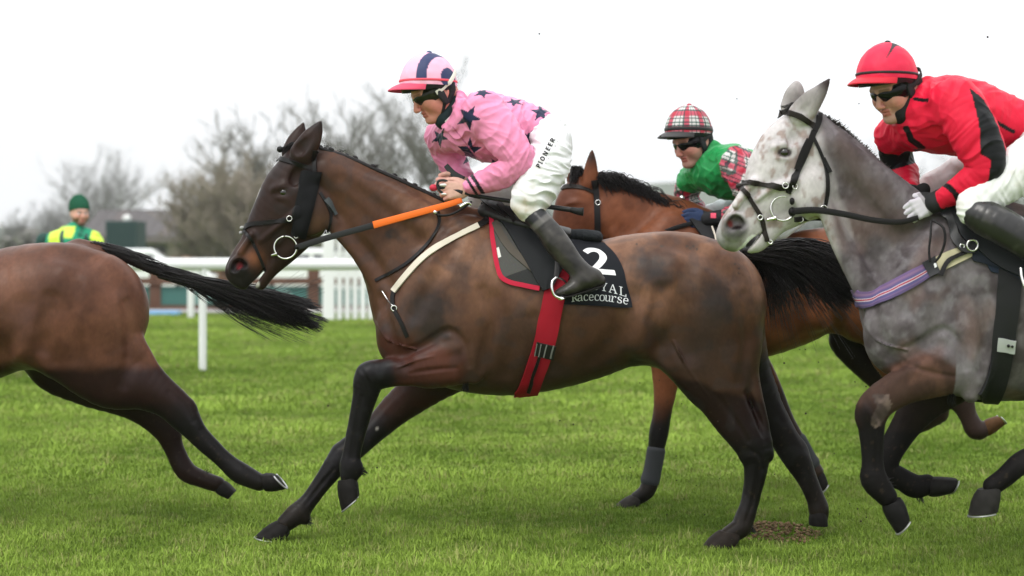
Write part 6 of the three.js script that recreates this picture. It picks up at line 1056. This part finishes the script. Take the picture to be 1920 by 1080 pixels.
// --- parked cars
function car(label, px, D, turn) {
  const g = thing('parked_car', label, 'car', 'white cars parked behind the fence'), shell = new THREE.Shape(); [[-2.2, .35], [-2.15, .85], [-1.95, 1.35], [-1.6, 1.5], [.3, 1.5], [.95, 1.05], [1.9, .9], [2.15, .7], [2.2, .35]].forEach(([x, y], i) => i ? shell.lineTo(x, y) : shell.moveTo(x, y));
  const bg = new THREE.ExtrudeGeometry(shell, { depth: 1.6, bevelEnabled: true, bevelSize: .09, bevelThickness: .09, bevelSegments: 3 }); bg.translate(0, 0, -.8); part('body', bg, mat([.78, .79, .8], .3, { clearcoat: 1 }), g);
  const gl = mat([.02, .025, .03], .08, { clearcoat: 1 });
  for (const s of [1, -1]) for (const [a, b] of [[-1.8, -1.0], [-.92, .0], [.06, .72]]) { const sh = new THREE.Shape(); sh.moveTo(a, 1.02); sh.lineTo(a + .06, 1.4); sh.lineTo(Math.min(b, .36), 1.4); sh.lineTo(b, 1.02); const w = new THREE.ExtrudeGeometry(sh, { depth: .015, bevelEnabled: false }); w.translate(0, 0, s * .895 - .0075); part('window', w, gl, g); }
  { const wsh = box(.02, .58, 1.35); wsh.rotateZ(.96); wsh.translate(.68, 1.33, 0); part('windscreen', wsh, gl, g); }
  for (const x of [-1.35, 1.35]) for (const s of [1, -1]) { const w = new THREE.CylinderGeometry(.32, .32, .2, 24); w.rotateX(Math.PI / 2); w.translate(x, .32, s * .8); const wh = part('wheel', w, mat([.02, .02, .02], .8), g); const r = new THREE.CylinderGeometry(.2, .2, .03, 20); r.rotateX(Math.PI / 2); r.translate(x, .32, s * .91); part('rim', r, mat([.5, .5, .5], .3, { metalness: .8 }), wh); }
  for (const s of [1, -1]) part('headlight', box(.06, .12, .3, 2.24, .74, s * .6), mat([.8, .8, .8], .1), g);
  g.position.set(gx(px, D), 0, gz(D)); g.rotation.y = turn; return g;
}
car('white estate car with a sloping bonnet, half hidden behind the bay rump at left', 268, 55, .12);
car('white car behind the fence wing, below the brown horse\'s jaw', 592, 54, -.1);
// --- steward in green by the rail
{
  const D = 16.9, zz = gz(D), S = tubeP => tube(tubeP, zz, { k: .03 }), g = thing('person', 'bearded man in green beanie and hi-vis jacket standing by the rail', 'person'), h = hp(zz);
  const m = headFrame(149, 402, zz, 4, 122);
  const torso = [S([[140, 440, 17, 0, 2.1], [138, 470, 36, 0, 1.25], [138, 540, 36, 0, 1.15], [138, 590, 34, 0, 1.15]]), S([[106, 452, 19, 0, 1], [138, 440, 19, 0, 1.2], [172, 452, 19, 0, 1]])], aL = S([[104, 456, 18, 0, 1], [92, 520, 16, 0, 1], [96, 580, 13, .1, 1], [110, 600, 10, .15, 1]]), aR = S([[174, 456, 18, 0, 1], [186, 520, 16, 0, 1], [180, 580, 13, .1, 1], [170, 602, 10, .15, 1]]);
  const jc = (x, y, z) => { const [hx, hy] = h(x, y); let c = [.01, .25, .13]; const sh = hy < 490 && (hx < 116 && hx > 88 || hx > 168); if (sh) c = [.62, .86, .08]; if (hy < 446 && hx < 140 && hx > 118 && hy > 424) c = [.62, .86, .08]; if (segdist(hx, hy, [116, 436], [124, 480]) < 5) c = [.02, .06, .05]; if (segdist(hx, hy, [160, 440], [160, 480]) < 3) c = [.02, .06, .05]; if (Math.abs(hx - 151) < 4 && hy < 446) c = [.01, .14, .08]; return dull(c, x, y, z, .08); };
  part('jacket', meshField(new Field([torso, aL, aR, S([[142, 428, 14, 0, 1.3], [140, 440, 18, 0, 1.4]])], silk(.2, .9, .012, 7), .02), .011, jc), vmat(.6), g);
  const legs = [-1, 1].map(s => S([[138 + s * 15, 590, 20, 0, 1], [138 + s * 17, 670, 16, 0, 1], [138 + s * 18, 726, 11, 0, 1]]));
  part('trousers', meshField(new Field(legs), .014), mat([.02, .025, .035], .8), g);
  for (const s of [-1, 1]) part('shoe', meshField(new Field([S([[138 + s * 18, 728, 10, -.02, 1], [138 + s * 18 + 6, 731, 8, .12, 1]])]), .01), mat([.015, .015, .015], .5), g);
  part('body', mergeGeometries([ready(paint(meshField(inset([torso, aL, aR, legs], .015), .018), () => [.56, .3, .23])), ready(headGeo(m, { skin: [.6, .35, .28], beard: 1 })), ready(handGeo(113, 612, zz + .16, V(.2, -1, .1), V(.3, 0, 1), handSkin, 1)), ready(handGeo(168, 614, zz + .16, V(-.2, -1, .1), V(-.3, 0, 1), handSkin, -1))]), vmat(.5), g);
  const bf = new Field([ellM(-.015, .062, 0, .112, .098, .094, 0, { k: .02 }), ellM(-.03, .12, 0, .075, .07, .07, 0, { k: .05 }), ellM(.06, .0, 0, .11, .055, .12, -10, { k: .01, cut: true })], (x, y, z) => .0025 * Math.sin(Math.atan2(z, x + .02) * 34), .003);
  const b = meshField(bf, .006); b.applyMatrix4(m); part('beanie', b, mat([.012, .085, .045], .9, { sheen: .3 }), g);
  { const pk = meshField(new Field([S([[84, 452, 16, -.16, 1], [80, 500, 22, -.18, 1], [84, 560, 20, -.18, 1]]), S([[110, 450, 20, -.18, 1.2], [112, 500, 30, -.2, 1.2], [112, 560, 26, -.2, 1.2]])]), .014); part('backpack', pk, mat([.012, .05, .042], .7), g); }
  anchor(g, V(gx(140, D), 0, zz));
}
// --- long barn, container, huts
{
  const D = 110, k = D / F, z = gz(D), g = thing('barn', 'long low barn with grey brown roof beyond the car park', 'barn'), W = 3.4;
  const roofT = mat([.088, .08, .08], .85), x0 = gx(150, D), x1 = gx(620, D), ye = gy(446, D), yr = gy(392, D);
  part('wall', box(x1 - x0, ye, 9, (x0 + x1) / 2, ye / 2, z - 5), mat([.25, .235, .2], .9), g);
  const len = x1 - x0, n = 22; for (let i = 0; i < n; i++) { const px = x0 + (i + .5) * len / n, sh = box(len / n - .03, .12, Math.hypot(yr - ye, 5.6)); sh.rotateX(Math.atan2(yr - ye, 5.6)); sh.translate(px, (ye + yr) / 2 + .05, z - 2.2); part('roof_sheet', sh, i % 5 === 2 ? mat([.1, .085, .082], .85) : roofT, g); }
  { const sh = box(len, .12, Math.hypot(yr - ye, 5.6)); sh.rotateX(-Math.atan2(yr - ye, 5.6)); sh.translate((x0 + x1) / 2, (ye + yr) / 2 + .05, z - 7.6); part('roof', sh, roofT, g); }
  part('fascia', box(len, .35, .1, (x0 + x1) / 2, ye - .1, z + .55), mat([.14, .12, .115], .8), g);
  for (let i = 0; i < 9; i++) part('opening', box(1.5, 1.3, .06, x0 + 2.2 + i * 2.3, 1.3 + .2, z - .48), mat([.05, .05, .05], .7), g);
  anchor(g, V((x0 + x1) / 2, 0, z - 5));
  const c = thing('container', 'dark teal container beside the barn, right of the man in green', 'container'), Dc = 90, kc = Dc / F, zc = gz(Dc), cx = gx(226, Dc), w = 58 * kc, top = gy(414, Dc), cm = mat([.018, .05, .048], .7);
  part('box', box(w, top, 2.4, cx, top / 2, zc - 1.3), cm, c); for (let i = 0; i < 9; i++) part('rib', box(w / 22, top * .94, .05, cx - w / 2 + (i + .5) * w / 9, top / 2, zc - .075), cm, c); part('lamp', new THREE.SphereGeometry(.22, 12, 8).translate(cx + .2, top + .12, zc - .6), mat([.75, .75, .74], .4), c); anchor(c, V(cx, 0, zc - 1.3));
}
// --- bare trees
function bareTree(label, category, px, D, hPx, spread, o = {}) {
  const g = thing(o.name ?? 'bare_tree', label, category ?? 'tree', o.group), H = (CY - hPx) * D / F + CAMH, base = V(gx(px, D), -.1, gz(D)), wood = [], twig = [];
  const add = (list, a, b, r0, r1) => { r0 = Math.max(r0, o.fine ?? .018); r1 = Math.max(r1, o.fine ?? .018); const t = b.clone().sub(a), u = V(t.y, t.z, t.x).cross(t).normalize(), w = t.clone().normalize().cross(u), n = list === twig ? 3 : 5; list.push([a, b, r0, r1, u, w, n]); };
  const grow = (p, dir, len, r, lev) => {
    const segs = lev < 2 ? 4 : 2; let q = p, d = dir.clone(); 
    for (let s = 0; s < segs; s++) { d = d.clone().add(V(rr(-1, 1), rr(-.5, 1) * (o.up ?? .8), rr(-1, 1)).multiplyScalar(.16 + .03 * lev)).normalize(); const e = q.clone().addScaledVector(d, len / segs), ra = r * (1 - s / segs * .45), rb = r * (1 - (s + 1) / segs * .45); add(lev < 4 ? wood : twig, q, e, ra, rb); q = e;
      if (lev < 5 && (lev > 0 || s > (o.clear ?? 1))) { const kids = lev === 0 ? 3 : 2; for (let k = 0; k < kids; k++) { if (rnd() < (lev > 2 ? .5 : .16)) continue; const side = V(rr(-1, 1), rr(-.1, .8), rr(-1, 1)).normalize(); grow(q.clone().addScaledVector(d, -rnd() * len / segs), d.clone().multiplyScalar(.75).addScaledVector(side, spread).normalize(), len * (lev === 0 ? rr(.62, .95) : rr(.5, .74)), rb * rr(.55, .72), lev + 1); } } }
  };
  const trunks = o.trunks ?? 1; for (let i = 0; i < trunks; i++) grow(base.clone().add(V(rr(-.5, .5) * (trunks - 1), 0, rr(-.4, .4))), V(rr(-.12, .12), 1, rr(-.1, .1)).normalize(), H * (o.bole ?? .5), (o.r ?? .2) * rr(.8, 1), 0);
  const build = list => { const pos = [], idx = []; for (const [a, b, r0, r1, u, w, n] of list) { const s = pos.length / 3; for (const [p, r] of [[a, r0], [b, r1]]) for (let i = 0; i < n; i++) { const th = i / n * 6.2832; const q = p.clone().addScaledVector(u, Math.cos(th) * r).addScaledVector(w, Math.sin(th) * r); pos.push(q.x, q.y, q.z); } for (let i = 0; i < n; i++) { const j = (i + 1) % n; idx.push(s + i, s + j, s + n + j, s + i, s + n + j, s + n + i); } } const ge = new THREE.BufferGeometry(); ge.setAttribute('position', new THREE.Float32BufferAttribute(pos, 3)); ge.setIndex(idx); ge.computeVertexNormals(); return ge; };
  const top = Math.max(...twig.map(t => t[1].y)), sc = H / top; const gw = build(wood), gt = build(twig); for (const q of [gw, gt]) { q.translate(-base.x, 0, -base.z); q.scale(o.wide ?? 1, sc, 1); }
  part('trunk', gw, mat(o.bark ?? [.12, .115, .1], .9), g); part('crown', gt, mat(o.twig ?? [.18, .172, .15], .9), g); g.position.set(base.x, 0, base.z); return g;
}
const GT = 'row of bare trees behind the racecourse', GB = 'brown scrub beside the barn';
bareTree('tall bare tree, its top just left of the pink jockey\'s cap', 'tree', 775, 88, 96, .62, { group: GT, clear: 2, r: 0.27 });
bareTree('bare tree with forked trunk left of the pink jockey\'s arm', 'tree', 735, 90, 150, .6, { group: GT, clear: 2, r: 0.23 });
bareTree('bare tree with crown spreading above the brown horse\'s neck', 'tree', 690, 86, 175, .62, { group: GT, clear: 2, r: 0.24 });
bareTree('bare tree standing right above the brown horse\'s ears', 'tree', 632, 92, 178, .66, { group: GT, clear: 2, r: 0.24 });
bareTree('broad bare tree at the left end of the row, behind the ears', 'tree', 560, 88, 182, .7, { group: GT, clear: 2, r: 0.27 });
bareTree('short bare tree left of the brown horse\'s head', 'tree', 500, 90, 205, .72, { group: GT, clear: 2, r: 0.23, twig: [.22, .2, .165] });
bareTree('slim bare tree close to the pink jockey\'s elbow', 'tree', 792, 89, 160, .5, { group: GT, clear: 2, r: .2 });
bareTree('slim bare tree partly behind the pink jockey\'s sleeve', 'tree', 812, 94, 130, .55, { group: GT, clear: 2, r: 0.23 });
bareTree('bushy bare thorn tree above the barn roof, brownish', 'tree', 432, 84, 262, .8, { group: GB, r: .12, trunks: 3, twig: [.27, .23, .18], bark: [.2, .17, .135], bole: .45, clear: 0 });
bareTree('low brownish thorn tree over the barn, farthest left of the scrub', 'tree', 372, 86, 318, .85, { group: GB, r: .1, trunks: 2, twig: [.28, .235, .185], bark: [.2, .17, .135], bole: .45, clear: 0 });
bareTree('brownish thorn tree behind the brown horse\'s nose', 'tree', 470, 80, 285, .85, { group: GB, r: .1, trunks: 3, bark: [.2, .17, .135], twig: [.27, .23, .18], bole: .45, clear: 0 });
bareTree('pale hazy bare tree above the man in the green beanie', 'tree', 158, 190, 268, .6, { clear: 0, r: .3, bark: [.2, .19, .19], twig: [.24, .23, .23], trunks: 2 });
bareTree('pale hazy bare tree left of the man in green', 'tree', 92, 200, 338, .75, { clear: 0, r: .22, bark: [.22, .21, .21], twig: [.25, .24, .24], trunks: 2 });
bareTree('small hazy tree at the left edge', 'tree', 26, 200, 385, .8, { r: .2, twig: [.24, .23, .23], trunks: 2 });
bareTree('distant bare tree between the grey\'s neck and the red sleeve', 'tree', 1642, 190, 248, .8, { r: .22, trunks: 3, twig: [.2, .18, .17] });
bareTree('distant pale tree at the right edge behind the red jockey', 'tree', 1902, 200, 176, .7, { r: .25, trunks: 2, twig: [.26, .25, .25] });
// --- hedges, scrub and far woods as masses
function mass(name, label, category, x0, x1, D, top, col, n, s, kind) {
  const list = [], k = D / F; for (let i = 0; i < n; i++) { const px = lerp(x0, x1, rnd()), tp = typeof top === 'function' ? top(px) : top, H = gy(tp, D); const y = H * Math.pow(rnd(), .6) * (0.75 + .3 * noise(px * .03, 1, 2)), g = new THREE.TetrahedronGeometry(s * rr(.5, 1.2), 0); g.scale(1, rr(.4, 1), 1); g.rotateX(rr(0, 6)); g.rotateY(rr(0, 6)); g.translate(gx(px, D), y, gz(D) + rr(-1.5, 1.5)); const q = rr(.7, 1.35); list.push(flatPaint(ready(g), [col[0] * q, col[1] * q, col[2] * q])); }
  return solo(name, merge(list), vmat(.95), label, category, null, kind);
}
mass('hedge', 'rusty brown hedge at the foot of the barn', 'hedge', 320, 480, 76, px => 474 + 6 * Math.sin(px * .05), [.15, .085, .05], 2600, .2, 'stuff');
mass('hedge', 'grey hedge behind the man in green at the left edge', 'hedge', -120, 110, 120, px => 432 - 8 * Math.sin(px * .04), [.17, .165, .15], 2600, .45, 'stuff');
mass('far_wood', 'low far wood along the skyline behind the riders', 'wood', 640, 2100, 300, px => 395 + 14 * Math.sin(px * .011) + 8 * Math.sin(px * .043) , [.12, .13, .115], 5200, 1.6, 'stuff');
{ // far hills
  const pos = [], idx = [], D = 395; for (let i = 0; i <= 120; i++) { const px = lerp(-1500, 3400, i / 120), y = gy(352 + 16 * Math.sin(px * .0021 + 1) + 10 * noise(px * .006, 2, 0) + (px < 800 ? 60 : 0), D); pos.push(gx(px, D), -5, gz(D) + 60, gx(px, D), y, gz(D)); } for (let i = 0; i < 120; i++) { const a = i * 2; idx.push(a, a + 2, a + 3, a, a + 3, a + 1); }
  const g = new THREE.BufferGeometry(); g.setAttribute('position', new THREE.Float32BufferAttribute(pos, 3)); g.setIndex(idx); g.computeVertexNormals(); solo('hills', g, mat([.13, .15, .12], .95), null, null, null, 'structure');
}

// ---------------------------------------------------------------- renderer
const renderer = new THREE.WebGLRenderer({ antialias: true });
renderer.setSize(1920, 1080);
renderer.toneMapping = THREE.LinearToneMapping; renderer.toneMappingExposure = EXPOSURE;
renderer.shadowMap.enabled = true; renderer.shadowMap.type = THREE.PCFSoftShadowMap;
renderer.render(scene, camera);
